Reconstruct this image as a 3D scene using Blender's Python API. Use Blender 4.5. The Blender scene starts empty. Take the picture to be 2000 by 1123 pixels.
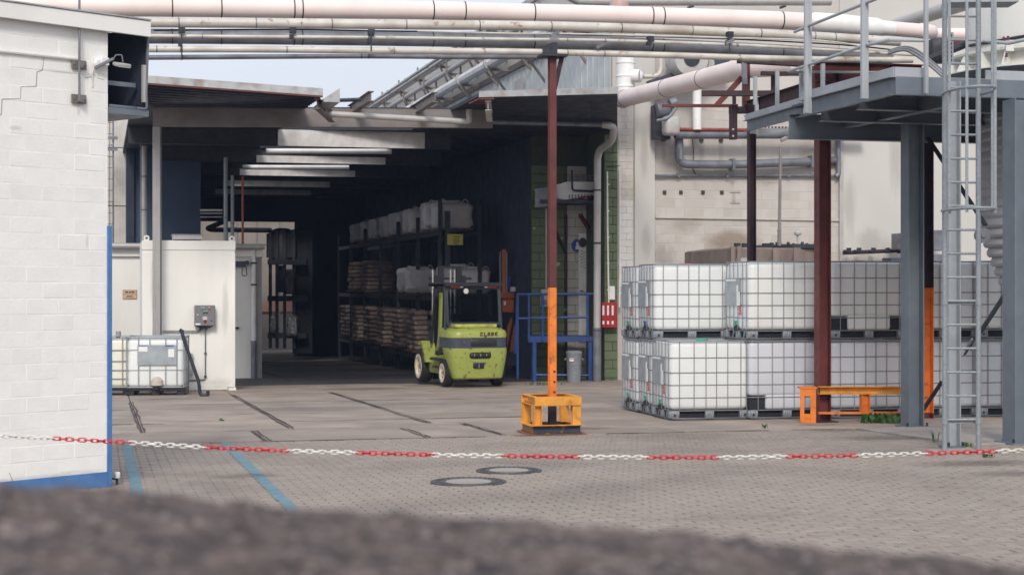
import bpy, bmesh, math, random
from mathutils import Vector as V, Matrix
R = math.radians
random.seed(7)
S = bpy.context.scene
C = S.collection
# ---------------------------------------------------------------- camera, light, exposure
F, HY, CH = 3250.0, 558.0, 1.48          # focal length in photo pixels, horizon row, eye height
cd = bpy.data.cameras.new('camera'); cam = bpy.data.objects.new('camera', cd); C.objects.link(cam)
cam.location = (0, 0, CH); cam.rotation_euler = (R(90), 0, 0)
cd.sensor_width = 36; cd.lens = F / 2000 * 36; cd.shift_y = -(561.5 - HY) / 2000
cd.clip_start = .05; cd.clip_end = 3000
cd.dof.use_dof = True; cd.dof.focus_distance = 19.0; cd.dof.aperture_fstop = 5.0
S.camera = cam
SUN_EL, SUN_AZ = 36, -178                # soft sun low behind the camera
w = bpy.data.worlds.new('World'); S.world = w; w.use_nodes = True
nt = w.node_tree; bg = nt.nodes['Background']
sky = nt.nodes.new('ShaderNodeTexSky'); sky.sky_type = 'NISHITA'; sky.sun_disc = False
sky.sun_elevation = R(SUN_EL); sky.sun_rotation = R(SUN_AZ); sky.dust_density = 4.0; sky.air_density = 1.0; sky.ozone_density = 1.0
tc = nt.nodes.new('ShaderNodeTexCoord'); mp = nt.nodes.new('ShaderNodeMapping'); mp.inputs['Scale'].default_value = (1, 1, 4)
nz = nt.nodes.new('ShaderNodeTexNoise'); nz.inputs['Scale'].default_value = 2.2; nz.inputs['Detail'].default_value = 7
rp = nt.nodes.new('ShaderNodeValToRGB'); rp.color_ramp.elements[0].position = .3; rp.color_ramp.elements[1].position = .75
rp.color_ramp.elements[0].color = (.62, .62, .62, 1); rp.color_ramp.elements[1].color = (.93, .93, .93, 1)
mx = nt.nodes.new('ShaderNodeMix'); mx.data_type = 'RGBA'
mx.inputs[7].default_value = (6.7, 7.05, 7.8, 1)      # thin bright cloud veil
nt.links.new(tc.outputs['Generated'], mp.inputs['Vector']); nt.links.new(mp.outputs[0], nz.inputs['Vector'])
nt.links.new(nz.outputs[0], rp.inputs[0]); nt.links.new(rp.outputs[0], mx.inputs[0])
nt.links.new(sky.outputs[0], mx.inputs[6]); nt.links.new(mx.outputs[2], bg.inputs[0])
bg.inputs[1].default_value = .1
sl = bpy.data.lights.new('sun', 'SUN'); so = bpy.data.objects.new('sun', sl); C.objects.link(so)
sl.energy = 1.5; sl.angle = R(14); sl.color = (1, .95, .88)
so.rotation_euler = (R(90 - SUN_EL), 0, R(-SUN_AZ + 180) )
S.view_settings.view_transform = 'Standard'; S.view_settings.look = 'None'
S.view_settings.gamma = 1; S.view_settings.exposure = 0.42
S.cycles.max_bounces = 8; S.cycles.caustics_reflective = False; S.cycles.caustics_refractive = False

# ---------------------------------------------------------------- frames
TH = math.atan(805 / F)
U = V((math.cos(TH), math.sin(TH), 0)); VV = V((-math.sin(TH), math.cos(TH), 0)); Z = V((0, 0, 1))
SL = .0206                                # the yard falls towards the hall
def vz(p): return -SL * (p.x * VV.x + p.y * VV.y)
def gp(u, v, h=0): return U * u + VV * v + V((0, 0, h - SL * v))
def W(px, py, d): return V(((px - 1000) * d / F, d, CH + (HY - py) * d / F))
def G(px, py):
    a = (px - 1000) / F
    d = CH / ((py - HY) / F - SL * (math.cos(TH) - math.sin(TH) * a))
    return V((a * d, d, CH + (HY - py) * d / F))
def uv(p): return p.x * U.x + p.y * U.y, p.x * VV.x + p.y * VV.y
def onv(p, px, py=None):                  # point on the line from p along VV seen in column px
    a = (px - 1000) / F
    t = (a * p.y - p.x) / (VV.x - a * VV.y); return p + VV * t
def onu(p, px):
    a = (px - 1000) / F
    t = (a * p.y - p.x) / (U.x - a * U.y); return p + U * t
RZ = Matrix.Rotation(TH, 3, 'Z')
GM = Matrix((U, (VV - Z * SL).normalized(), U.cross((VV - Z * SL).normalized()))).transposed()

# ---------------------------------------------------------------- materials
MATS = {}
def mat(name, col, rough=.6, metal=0., var=.12, scale=6, bump=.15, bscale=70, dirt=None, damt=.35, dscale=2.5, stretch=1,
        rnd=.0, spec=.5, trans=0, sss=0, coat=0, bdist=.01, lo=.45, hi=.7, dirt2=None, d2scale=14, d2lo=.6, d2hi=.7, d2amt=.8, ior=1.45):
    if name in MATS: return MATS[name]
    m = bpy.data.materials.new(name); m.use_nodes = True; n = m.node_tree; L = n.links.new
    b = n.nodes['Principled BSDF']; b.inputs['Roughness'].default_value = rough; b.inputs['Metallic'].default_value = metal
    b.inputs['Specular IOR Level'].default_value = spec; b.inputs['IOR'].default_value = ior
    if trans: b.inputs['Transmission Weight'].default_value = trans
    if sss: b.inputs['Subsurface Weight'].default_value = sss; b.inputs['Subsurface Radius'].default_value = (.1, .1, .1); b.inputs['Subsurface Scale'].default_value = .3
    if coat: b.inputs['Coat Weight'].default_value = coat; b.inputs['Coat Roughness'].default_value = .15
    t = n.nodes.new('ShaderNodeTexCoord'); oi = n.nodes.new('ShaderNodeObjectInfo')
    ad = n.nodes.new('ShaderNodeVectorMath'); ad.operation = 'MULTIPLY_ADD'; ad.inputs[1].default_value = (17, 17, 17)
    cb = n.nodes.new('ShaderNodeCombineXYZ')
    for k in range(3): L(oi.outputs['Random'], cb.inputs[k])
    L(cb.outputs[0], ad.inputs[0]); L(t.outputs['Object'], ad.inputs[2])
    if not rnd: src = t.outputs['Object']
    else: src = ad.outputs[0]
    def noise(sc, det=5, zs=1.):
        q = n.nodes.new('ShaderNodeTexNoise'); q.inputs['Scale'].default_value = sc; q.inputs['Detail'].default_value = det
        if zs != 1:
            g = n.nodes.new('ShaderNodeMapping'); g.inputs['Scale'].default_value = (1, 1, 1 / zs); L(src, g.inputs[0]); L(g.outputs[0], q.inputs[0])
        else: L(src, q.inputs[0])
        return q.outputs[0]
    def ramp(x, lo, hi, a, c):
        q = n.nodes.new('ShaderNodeMapRange'); q.inputs[1].default_value = lo; q.inputs[2].default_value = hi
        q.inputs[3].default_value = a; q.inputs[4].default_value = c; L(x, q.inputs[0]); return q.outputs[0]
    def mixc(f, a, c):
        q = n.nodes.new('ShaderNodeMix'); q.data_type = 'RGBA'
        if hasattr(f, 'default_value') or hasattr(f, 'is_linked'): L(f, q.inputs[0])
        for s_, i in ((a, 6), (c, 7)):
            if isinstance(s_, tuple): q.inputs[i].default_value = (*s_, 1)
            else: L(s_, q.inputs[i])
        return q.outputs[2]
    c1 = tuple(min(1, x * (1 - var)) for x in col); c2 = tuple(min(1, x * (1 + var)) for x in col)
    c = mixc(ramp(noise(scale), .3, .7, 0, 1), c1, c2)
    if rnd:
        h = n.nodes.new('ShaderNodeHueSaturation'); L(c, h.inputs['Color']); L(ramp(oi.outputs['Random'], 0, 1, 1 - rnd, 1 + rnd), h.inputs['Value']); c = h.outputs[0]
    if dirt: c = mixc(ramp(noise(dscale, 9, stretch), lo, hi, 0, damt), c, dirt)
    if dirt2: c = mixc(ramp(noise(d2scale, 8, stretch), d2lo, d2hi, 0, d2amt), c, dirt2)
    L(c, b.inputs['Base Color'])
    if bump:
        bp = n.nodes.new('ShaderNodeBump'); bp.inputs['Strength'].default_value = bump; bp.inputs['Distance'].default_value = bdist
        L(noise(bscale, 6), bp.inputs['Height']); L(bp.outputs[0], b.inputs['Normal'])
    L(ramp(noise(scale * 2.3), .3, .7, max(.02, rough - .12), min(1, rough + .12)), b.inputs['Roughness'])
    MATS[name] = m; return m
WHITE = mat('white_masonry_paint', (.85, .84, .81), .7, var=.03, bump=.25, bscale=40, dirt=(.5, .47, .42), damt=.22, dscale=1.3, lo=.5, hi=.8, rnd=.010)
WHITEW = mat('white_wall_core', (.85, .84, .81), .75, var=.03)
BLUE = mat('blue_paint', (.075, .19, .42), .5, var=.15, dirt=(.12, .2, .38), damt=.4)
BLUEST = mat('blue_steel_paint', (.022, .07, .25), .45, var=.15, dirt=(.05, .05, .08), damt=.5)
GREYP = mat('grey_steel_paint', (.15, .178, .21), .45, var=.10, scale=3, dirt=(.22, .25, .28), damt=.5, dscale=2.2, lo=.5, hi=.75, bump=.05)
GREYL = mat('light_grey_steel_paint', (.40, .43, .46), .45, var=.08, scale=3, dirt=(.2, .21, .22), damt=.4, dscale=3, bump=.05)
GALV = mat('galvanised_steel', (.29, .32, .35), .5, .35, var=.16, scale=40, bump=.05, dirt=(.22, .22, .22), damt=.35, dscale=5)
CAGE = mat('cage_steel', (.25, .26, .275), .5, .15, var=.15, scale=30, bump=0)
RUSTR = mat('oxide_red_paint', (.145, .034, .03), .55, var=.2, scale=4, dirt=(.06, .02, .02), damt=.6, dscale=5, stretch=3)
DARKR = mat('dark_oxide_paint', (.035, .018, .024), .6, var=.3, dirt=(.1, .03, .02), damt=.3)
ORANGE = mat('orange_paint', (.74, .20, .03), .5, var=.15, dirt=(.16, .05, .02), damt=.7, dscale=9, lo=.58, hi=.72, rnd=.01)
YELO = mat('yellow_orange_paint', (.70, .32, .05), .5, var=.15, scale=5, dirt=(.30, .10, .03), damt=.7, dscale=8, lo=.55, hi=.75, dirt2=(.08, .03, .02), d2scale=22, d2lo=.66, d2hi=.72)
PINK = mat('pale_pink_lagging', (.84, .72, .69), .5, var=.03, scale=2, bump=.03, dirt=(.60, .46, .42), damt=.35, dscale=1.2)
CREAM = mat('cream_pipe_cladding', (.60, .57, .52), .45, .1, var=.12, scale=3, dirt=(.34, .27, .20), damt=.6, dscale=2.3, lo=.45, hi=.7, dirt2=(.22, .11, .05), d2scale=7, d2lo=.63, d2hi=.72)
GREYPIPE = mat('dull_grey_pipe', (.20, .21, .24), .5, .3, var=.2, scale=4, dirt=(.10, .09, .09), damt=.6, dscale=3)
PALEPIPE = mat('pale_grey_pipe', (.50, .49, .48), .45, .2, var=.1, scale=3, dirt=(.25, .22, .2), damt=.5, dscale=3)
WHITEP = mat('white_pipe_wrap', (.84, .84, .83), .5, var=.05, dirt=(.5, .47, .43), damt=.3)
DARK = mat('dark_steel', (.035, .038, .05), .55, .2, var=.25)
BLACK = mat('black_rubber', (.018, .018, .02), .75, var=.3, bump=.3)
BLACKP = mat('black_plastic', (.02, .02, .024), .45, var=.2)
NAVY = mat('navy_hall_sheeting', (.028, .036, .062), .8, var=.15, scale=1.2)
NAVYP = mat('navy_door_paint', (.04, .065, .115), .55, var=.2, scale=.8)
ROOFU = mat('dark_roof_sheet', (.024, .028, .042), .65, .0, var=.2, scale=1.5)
ROOFE = mat('weathered_roof_edge', (.42, .43, .44), .5, var=.1, dirt=(.2, .12, .08), damt=.6, dscale=4)
BEAMG = mat('grey_beam_paint', (.22, .20, .195), .6, var=.12, scale=2, dirt=(.16, .12, .10), damt=.7, dscale=1.6, stretch=.4)
POSTG = mat('grey_post_paint', (.34, .33, .33), .55, var=.1, scale=2, dirt=(.22, .20, .19), damt=.5, stretch=4)
BEAMW = mat('pale_beam_tone', (.60, .58, .57), .6, var=.1, dirt=(.3, .27, .26), damt=.5)  # pale tone; on the beam panels it stands for light from the slots
CONC = mat('concrete_slab', (.365, .302, .255), .85, var=.12, scale=1.5, bump=.25, bscale=120, bdist=.006, dirt=(.19, .16, .145), damt=.6, dscale=.9, lo=.45, hi=.72, rnd=.07, dirt2=(.42, .37, .33), d2scale=3.5, d2lo=.6, d2hi=.8, d2amt=.35)
FLOORD = mat('shade_dark_floor', (.075, .066, .066), .7, var=.2, scale=1.2, bump=.2, bscale=90, bdist=.005, rnd=.1, dirt=(.05, .045, .05), damt=.7, dscale=.6)  # hall floor slabs, with the indoor shade put into their colour
CONCP = mat('pad_concrete', (.37, .33, .30), .85, var=.12, scale=2, bump=.25, bscale=120, bdist=.006, dirt=(.2, .17, .15), damt=.6, dscale=1.3)
PAVE = mat('grey_paver', (.32, .27, .233), .85, var=.08, scale=9, bump=.3, bscale=160, bdist=.004, rnd=.05, dirt=(.2, .175, .16), damt=.5, dscale=6)
PAVES = mat('grey_paver_field', (.32, .27, .233), .85, var=.10, scale=7, bump=.3, bscale=160, bdist=.004, dirt=(.185, .16, .145), damt=.7, dscale=.55, lo=.45, hi=.7, dirt2=(.34, .30, .275), d2scale=1.7, d2lo=.52, d2hi=.7, d2amt=.5)
SOIL = mat('dark_joint_dirt', (.06, .05, .046), .95, var=.3, scale=5)
PAINTB = mat('worn_blue_line_paint', (.15, .28, .345), .75, var=.15, scale=6, dirt=(.27, .25, .24), damt=.7, dscale=9, lo=.5, hi=.75)
STONE = mat('dark_rough_parapet', (.112, .084, .076), .95, var=.6, scale=30, bump=.6, bscale=120, bdist=.01, dirt=(.035, .032, .04), damt=.85, dscale=22, dirt2=(.36, .29, .27), d2scale=85, d2lo=.575, d2hi=.65, d2amt=.75)
HDPE = mat('white_tank_plastic', (.79, .815, .815), .38, var=.04, scale=2.5, bump=.06, bscale=8, bdist=.03, rnd=.05, dirt=(.70, .70, .63), damt=.35, dscale=2.2, stretch=2)
HDPEG = mat('greyish_tank_plastic', (.58, .60, .65), .38, var=.03, scale=2, bump=.06, bscale=8, bdist=.03, rnd=.04)  # greyer plastic for the lower tanks
HDPEY = mat('yellowed_tank_plastic', (.82, .80, .68), .4, var=.03, scale=2, bump=.06, bscale=8)
PLATE = mat('label_plate', (.36, .40, .43), .4, .3, var=.12, scale=5, bump=0)
STICK = mat('white_sticker', (.8, .8, .8), .5, var=.03, bump=0)
REDM = mat('red_print', (.62, .05, .06), .5, var=.05, bump=0)
REDB = mat('red_cabinet_paint', (.36, .02, .025), .45, var=.15)
GREENV = mat('green_plastic', (.03, .36, .22), .4, bump=0)
BLUEV = mat('blue_plastic', (.03, .09, .34), .4, bump=0)
LIME = mat('lime_machine_paint', (.31, .355, .08), .42, var=.10, scale=4, coat=.25, dirt=(.25, .27, .05), damt=.5, dscale=4, lo=.5, hi=.75, dirt2=(.09, .05, .03), d2scale=11, d2lo=.60, d2hi=.65, bump=.04)
CABM = mat('dark_cab_frame', (.035, .04, .052), .5, var=.2)
DEEP = mat('dark_void_fill', (.02, .022, .03), .8, var=.2)  # dark fill that puts the shade of hollows into colour
SLATE = mat('slate_machine_band', (.05, .062, .085), .45, var=.15)
GLASS = mat('cab_glass', (.30, .36, .38), .03, var=.02, trans=1, bump=0, ior=1.1)
RIM = mat('cream_rim_paint', (.72, .64, .52), .5, var=.15, dirt=(.3, .16, .08), damt=.6, dscale=12)
LAMPR = mat('red_lens', (.5, .03, .02), .25, bump=0); LAMPC = mat('clear_lens', (.55, .55, .53), .2, bump=0)
GREENW = mat('green_wall_paint', (.11, .145, .075), .65, var=.12, scale=3, dirt=(.10, .12, .07), damt=.5, dscale=2, rnd=.10, dirt2=(.45, .44, .36), d2scale=4, d2lo=.68, d2hi=.71)
CREAMW = mat('cream_wall_paint', (.55, .52, .485), .75, var=.05, scale=2, dirt=(.40, .35, .30), damt=.5, dscale=.8, stretch=2.5, rnd=.03)
TILEW = mat('cream_tile', (.60, .57, .53), .5, var=.05, rnd=.06, dirt=(.4, .36, .3), damt=.4)
SMOOTHW = mat('smooth_white_render', (.58, .56, .53), .8, var=.04, scale=.8, dirt=(.45, .42, .38), damt=.5, dscale=.6, stretch=5, lo=.5, hi=.75)
GREYCLAD = mat('grey_sheet_cladding', (.60, .63, .63), .5, .1, var=.06, scale=1, dirt=(.25, .24, .22), damt=.5, dscale=.8, stretch=3)
PANELW = mat('white_steel_panel', (.84, .83, .79), .5, var=.025, scale=1.2, bump=.02, dirt=(.5, .46, .4), damt=.25, dscale=1.2, stretch=3)
TANKM = mat('brown_grey_tank', (.26, .215, .19), .5, .25, var=.15, scale=2, dirt=(.16, .09, .06), damt=.6, dscale=2.5, stretch=3)
BOXG = mat('grey_box_paint', (.19, .185, .195), .45, var=.06)
SILO = mat('cream_silo_paint', (.68, .68, .64), .5, var=.03, scale=1.5, dirt=(.45, .43, .4), damt=.25)
RIBG = mat('grey_ribbed_shell', (.42, .42, .44), .5, var=.05, scale=2)
BAG = mat('white_woven_bag', (.58, .56, .58), .7, var=.08, scale=6, bump=.3, bscale=25, bdist=.03, rnd=.06)
SACK = mat('brown_paper_sack', (.26, .195, .165), .6, var=.2, scale=6, bump=.3, bscale=30, bdist=.02, rnd=.25, dirt=(.55, .5, .48), damt=.7, dscale=7, lo=.58, hi=.75)
WOOD = mat('pallet_wood', (.11, .075, .055), .8, var=.2, scale=8)
REDCH = mat('red_chain_plastic', (.60, .035, .045), .45, var=.08, scale=20, bump=0, rnd=.08)
WHTCH = mat('white_chain_plastic', (.76, .74, .70), .5, var=.08, scale=20, bump=0, rnd=.04, dirt=(.5, .45, .4), damt=.3, dscale=30)
LEAF = mat('weed_leaf', (.055, .13, .03), .55, var=.3, scale=9, bump=0)
SIGNY = mat('yellow_sign', (.55, .45, .10), .5, var=.05, bump=0)
SIGNO = mat('orange_sign', (.66, .44, .29), .5, var=.05, bump=0)
INK = mat('dark_print', (.06, .04, .035), .6, bump=0)
CAST = mat('cast_iron', (.10, .095, .10), .6, .3, var=.25, scale=20)
ORM = mat('orange_machine_paint', (.50, .12, .03), .5, var=.15, dirt=(.15, .05, .03), damt=.5, dscale=6)
COPPER = mat('red_copper_pipe', (.30, .07, .05), .45, .2, var=.2)

# ---------------------------------------------------------------- mesh builder
def frame(d, up=Z):
    d = d.normalized(); s = d.cross(up)
    if s.length < 1e-4: s = d.cross(V((0, 1, 0)))
    s.normalize(); return s, s.cross(d).normalized()
class MB:
    def __init__(s): s.v = []; s.f = []
    def add(s, vs, fs):
        o = len(s.v); s.v += [V(x) for x in vs]; s.f += [tuple(i + o for i in f) for f in fs]; return s
    def box(s, c, d, M=None):
        c = V(c); M = M or Matrix.Identity(3)
        vs = [c + M @ V((x * d[0] / 2, y * d[1] / 2, z * d[2] / 2)) for z in (-1, 1) for x, y in ((-1, -1), (1, -1), (1, 1), (-1, 1))]
        return s.add(vs, [(0, 3, 2, 1), (4, 5, 6, 7), (0, 1, 5, 4), (1, 2, 6, 5), (2, 3, 7, 6), (3, 0, 4, 7)])
    def bar(s, a, b, w, h, up=Z):
        a, b = V(a), V(b); d = b - a; x, y = frame(d, up)
        return s.box((a + b) / 2, (w, d.length, h), Matrix((x, d.normalized(), y)).transposed())
    def prism(s, poly, ext):
        n = len(poly); e = V(ext); vs = [V(p) for p in poly] + [V(p) + e for p in poly]
        return s.add(vs, [tuple(range(n))[::-1], tuple(range(n, 2 * n))] + [(i, (i + 1) % n, n + (i + 1) % n, n + i) for i in range(n)])
    def tube(s, pts, r, n=10, closed=False, caps=True):
        pts = [V(p) for p in pts]; m = len(pts); rr = r if isinstance(r, (list, tuple)) else [r] * m
        up = None; rings = []
        for i, p in enumerate(pts):
            if closed: t = pts[(i + 1) % m] - pts[i - 1]
            else: t = pts[min(i + 1, m - 1)] - pts[max(i - 1, 0)]
            t.normalize()
            if up is None: x, up = frame(t)
            x = t.cross(up); x.normalize(); up = x.cross(t).normalized()
            k = 1.0
            if 0 < i < m - 1 or closed:
                d1 = (p - pts[i - 1]).normalized(); k = 1 / max(.5, math.cos(math.acos(max(-1, min(1, d1.dot(t))))))
            rings.append([p + (x * math.cos(q) + up * math.sin(q)) * rr[i] * (k if i else 1) for q in [2 * math.pi * j / n for j in range(n)]])
        vs = [q for g in rings for q in g]; fs = []
        for i in range(m if closed else m - 1):
            a, b = i * n, ((i + 1) % m) * n
            fs += [(a + j, a + (j + 1) % n, b + (j + 1) % n, b + j) for j in range(n)]
        if caps and not closed: fs += [tuple(range(n))[::-1], tuple(range((m - 1) * n, m * n))]
        return s.add(vs, fs)
    def cyl(s, a, b, r, r2=None, n=14): return s.tube([a, b], [r, r if r2 is None else r2], n)
    def ibeam(s, a, b, h, w, t=.012, up=Z):
        a, b = V(a), V(b); x, y = frame(b - a, up)
        for sg in (1, -1): s.bar(a + y * sg * (h - t) / 2, b + y * sg * (h - t) / 2, w, t, up)
        return s.bar(a, b, t * .8, h - 2 * t, up)
    def channel(s, a, b, h, w, t=.012, side=1, up=Z):
        a, b = V(a), V(b); x, y = frame(b - a, up)
        for sg in (1, -1): s.bar(a + y * sg * (h - t) / 2, b + y * sg * (h - t) / 2, w, t, up)
        o = x * side * (w - t) / 2
        return s.bar(a + o, b + o, t, h - 2 * t, up)
    def lathe(s, c, prof, n=24, ax=None, M=None, caps=True):
        c = V(c); M = M or Matrix.Identity(3); vs = []; fs = []; m = len(prof)
        for r, z in prof: vs += [c + M @ V((r * math.cos(2 * math.pi * j / n), r * math.sin(2 * math.pi * j / n), z)) for j in range(n)]
        for i in range(m - 1): fs += [(i * n + j, i * n + (j + 1) % n, (i + 1) * n + (j + 1) % n, (i + 1) * n + j) for j in range(n)]
        if prof[0][0] > 0 and caps: fs.append(tuple(range(n))[::-1])
        if prof[-1][0] > 0 and caps: fs.append(tuple(range((m - 1) * n, m * n)))
        return s.add(vs, fs)
    def rbox(s, c, d, r, seg=2, M=None, wob=0, sub=0):
        b = bmesh.new(); bmesh.ops.create_cube(b, size=1)
        for v in b.verts: v.co = V((v.co.x * d[0], v.co.y * d[1], v.co.z * d[2]))
        if sub: bmesh.ops.subdivide_edges(b, edges=b.edges[:], cuts=sub, use_grid_fill=True)
        ed = [e for e in b.edges if len(e.link_faces) == 2 and e.calc_face_angle(0) > .5]
        bmesh.ops.bevel(b, geom=ed, offset=r, segments=seg, affect='EDGES', profile=.5)
        b.verts.index_update(); M = M or Matrix.Identity(3)
        vs = [V(c) + M @ (v.co + V((random.uniform(-wob, wob), random.uniform(-wob, wob), random.uniform(-wob, wob)))) for v in b.verts]
        fs = [tuple(v.index for v in f.verts) for f in b.faces]; b.free(); return s.add(vs, fs)
    def mesh(s, name, m, off=V((0, 0, 0)), ang=35):
        me = bpy.data.meshes.new(name); me.from_pydata([tuple(v - off) for v in s.v], [], s.f)
        me.materials.append(m); me.update()
        me.shade_smooth(); me.set_sharp_from_angle(angle=R(ang)); return me
    def build(s, name, m, parent=None, bev=0, **kw):
        off = V((0, 0, 0)); q = parent
        while q: off = off + q.location; q = q.parent
        loc = kw.pop('loc', None)
        if loc is not None: off = off + (V(loc) - off)
        o = bpy.data.objects.new(name, s.mesh(name, m, off)); C.objects.link(o)
        if parent: o.parent = parent
        if loc is not None and not parent: o.location = loc
        if bev:
            b = o.modifiers.new('bevel', 'BEVEL'); b.width = bev; b.segments = 1; b.limit_method = 'ANGLE'; b.angle_limit = R(50)
        for k, x in kw.items(): o[k] = x
        return o
def thing(name, label, cat, loc=(0, 0, 0), group=None):
    o = bpy.data.objects.new(name, None); C.objects.link(o); o.location = V(loc); o.empty_display_size = .2
    o['label'] = label; o['category'] = cat
    if group: o['group'] = group
    return o
def tag(o, label, cat, group=None):
    o['label'] = label; o['category'] = cat
    if group: o['group'] = group
    return o
def copy_tree(o, parent=None):
    c = o.copy(); C.objects.link(c)
    if parent: c.parent = parent
    for ch in list(o.children): copy_tree(ch, c)
    return c
def piece(name, me, parent, loc, M=None, scale=(1, 1, 1)):
    o = bpy.data.objects.new(name, me); C.objects.link(o); o.parent = parent
    off = V((0, 0, 0)); q = parent
    while q: off = off + q.location; q = q.parent
    m4 = (M or Matrix.Identity(3)).to_4x4(); m4 = m4 @ Matrix.Diagonal((*scale, 1)); m4.translation = V(loc) - off
    o.matrix_local = m4; return o
def smooth_path(pts, k=6):
    out = []
    for i in range(len(pts) - 1):
        p0, p1, p2, p3 = pts[max(i - 1, 0)], pts[i], pts[i + 1], pts[min(i + 2, len(pts) - 1)]
        for j in range(k):
            t = j / k
            out.append(.5 * ((2 * p1) + (p2 - p0) * t + (2 * p0 - 5 * p1 + 4 * p2 - p3) * t * t + (3 * p1 - p0 - 3 * p2 + p3) * t ** 3))
    return out + [pts[-1]]
def bend(pts, r, k=5):                    # polyline with rounded corners
    pts = [V(p) for p in pts]; out = [pts[0]]
    for i in range(1, len(pts) - 1):
        a, b, c = pts[i - 1], pts[i], pts[i + 1]; q = min(r, (a - b).length * .45, (c - b).length * .45)
        p, s = b + (a - b).normalized() * q, b + (c - b).normalized() * q
        out += [p.lerp(b, t / k).lerp(b.lerp(s, t / k), t / k) for t in range(k + 1)]
    return out + [pts[-1]]
def brickwork(parent, O, ud, nd, wid, hgt, bl, bh, m, name='brick', joint=.008, dep=.03, jit=.002, keep=None, half=True):
    b = MB().rbox((0, 0, 0), (bl - joint, dep, bh - joint), min(.006, bh * .06), 1); me = b.mesh(name, m, ang=20)
    M = Matrix((ud, -nd, Z)).transposed(); n = 0
    for r in range(int(hgt / bh + .5)):
        x = -(bl / 2 if (r % 2 and half) else 0)
        while x < wid - .02:
            a, c = max(x, 0), min(x + bl, wid); x += bl
            if c - a < .03: continue
            p = O + ud * ((a + c) / 2) + Z * (r + .5) * bh + nd * random.uniform(-jit, jit)
            if keep and not keep(p): continue
            piece(name, me, parent, p, M, ((c - a - joint) / (bl - joint), 1, 1)); n += 1
    return n

def stain_mat(name, col, sc=5, amt=.6):
    m = bpy.data.materials.new(name); m.use_nodes = True; n = m.node_tree; L = n.links.new; b = n.nodes['Principled BSDF']
    b.inputs['Base Color'].default_value = (*col, 1); b.inputs['Roughness'].default_value = .85
    t = n.nodes.new('ShaderNodeTexCoord'); oi = n.nodes.new('ShaderNodeObjectInfo')
    q = n.nodes.new('ShaderNodeTexNoise'); q.noise_dimensions = '4D'; q.inputs['Scale'].default_value = sc; q.inputs['Detail'].default_value = 7; L(t.outputs['Generated'], q.inputs['Vector'])
    w_ = n.nodes.new('ShaderNodeMath'); w_.operation = 'MULTIPLY'; w_.inputs[1].default_value = 40; L(oi.outputs['Random'], w_.inputs[0]); L(w_.outputs[0], q.inputs['W'])
    vm = n.nodes.new('ShaderNodeVectorMath'); vm.operation = 'DISTANCE'; vm.inputs[1].default_value = (.5, .5, .5)
    uvn = t.outputs['UV']; L(uvn, vm.inputs[0]); vm.inputs[1].default_value = (.5, .5, 0)
    r = n.nodes.new('ShaderNodeMapRange'); r.inputs[1].default_value = .1; r.inputs[2].default_value = .5; r.inputs[3].default_value = 1; r.inputs[4].default_value = 0; L(vm.outputs['Value'], r.inputs[0])
    a = n.nodes.new('ShaderNodeMath'); a.operation = 'ADD'; L(r.outputs[0], a.inputs[0]); L(q.outputs[0], a.inputs[1])
    f = n.nodes.new('ShaderNodeMapRange'); f.inputs[1].default_value = .72; f.inputs[2].default_value = 1.35; f.inputs[3].default_value = 0; f.inputs[4].default_value = amt; L(a.outputs[0], f.inputs[0])
    L(f.outputs[0], b.inputs['Alpha']); return m
ST_RUST = stain_mat('rust_stain', (.27, .15, .08), 4, .38); ST_OIL = stain_mat('oil_stain', (.10, .086, .08), 4, .28); ST_DIRT = stain_mat('grime_stain', (.28, .25, .22), 6, .16); ST_PALE = stain_mat('pale_stain', (.44, .385, .34), 5, .3)
def stain(m, parent, c, a, b, name='stain'):
    """flat mark centred on c, half axes a and b (vectors)"""
    me = bpy.data.meshes.new(name); off = V((0, 0, 0)); q = parent
    while q: off = off + q.location; q = q.parent
    me.from_pydata([tuple(V(c) + x - off) for x in (-a - b, a - b, a + b, b - a)], [], [(0, 1, 2, 3)]); me.materials.append(m)
    l = me.uv_layers.new(name='UVMap')
    for i, x in enumerate(((0, 0), (1, 0), (1, 1), (0, 1))): l.data[i].uv = x
    o = bpy.data.objects.new(name, me); C.objects.link(o); o.parent = parent; return o
# ================================================================ GROUND
def struct(name, mb, m, **kw):
    o = mb.build(name, m, **kw); o['kind'] = 'structure'; return o
VB = 20.42                                # v where the pavers meet the concrete
g = MB()
ys = [-40, 0, 40, 95]
P = [gp(-60, v, -.035) for v in ys] + [V((-400, 900, -1.9))]; Q = [gp(60, v, -.035) for v in ys] + [V((400, 900, -1.9))]
for i in range(4): g.add([P[i], Q[i], Q[i + 1], P[i + 1]], [(0, 1, 2, 3)])
struct('ground', g, mat('ground_concrete', (.25, .215, .195), .9, scale=1.2, dirt=(.13, .11, .1), damt=.6, dscale=.8))
g = MB(); g.add([gp(-6, 7, -.018), gp(22, 7, -.018), gp(22, VB, -.018), gp(-6, VB, -.018)], [(0, 1, 2, 3)])
yard = struct('paved_yard', g, SOIL)
g = MB(); g.add([gp(-6, VB + .01, -.024), gp(24, VB + .01, -.024), gp(24, 61, -.024), gp(-6, 61, -.024)], [(0, 1, 2, 3)])
cyard = struct('concrete_yard', g, SOIL)
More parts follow.
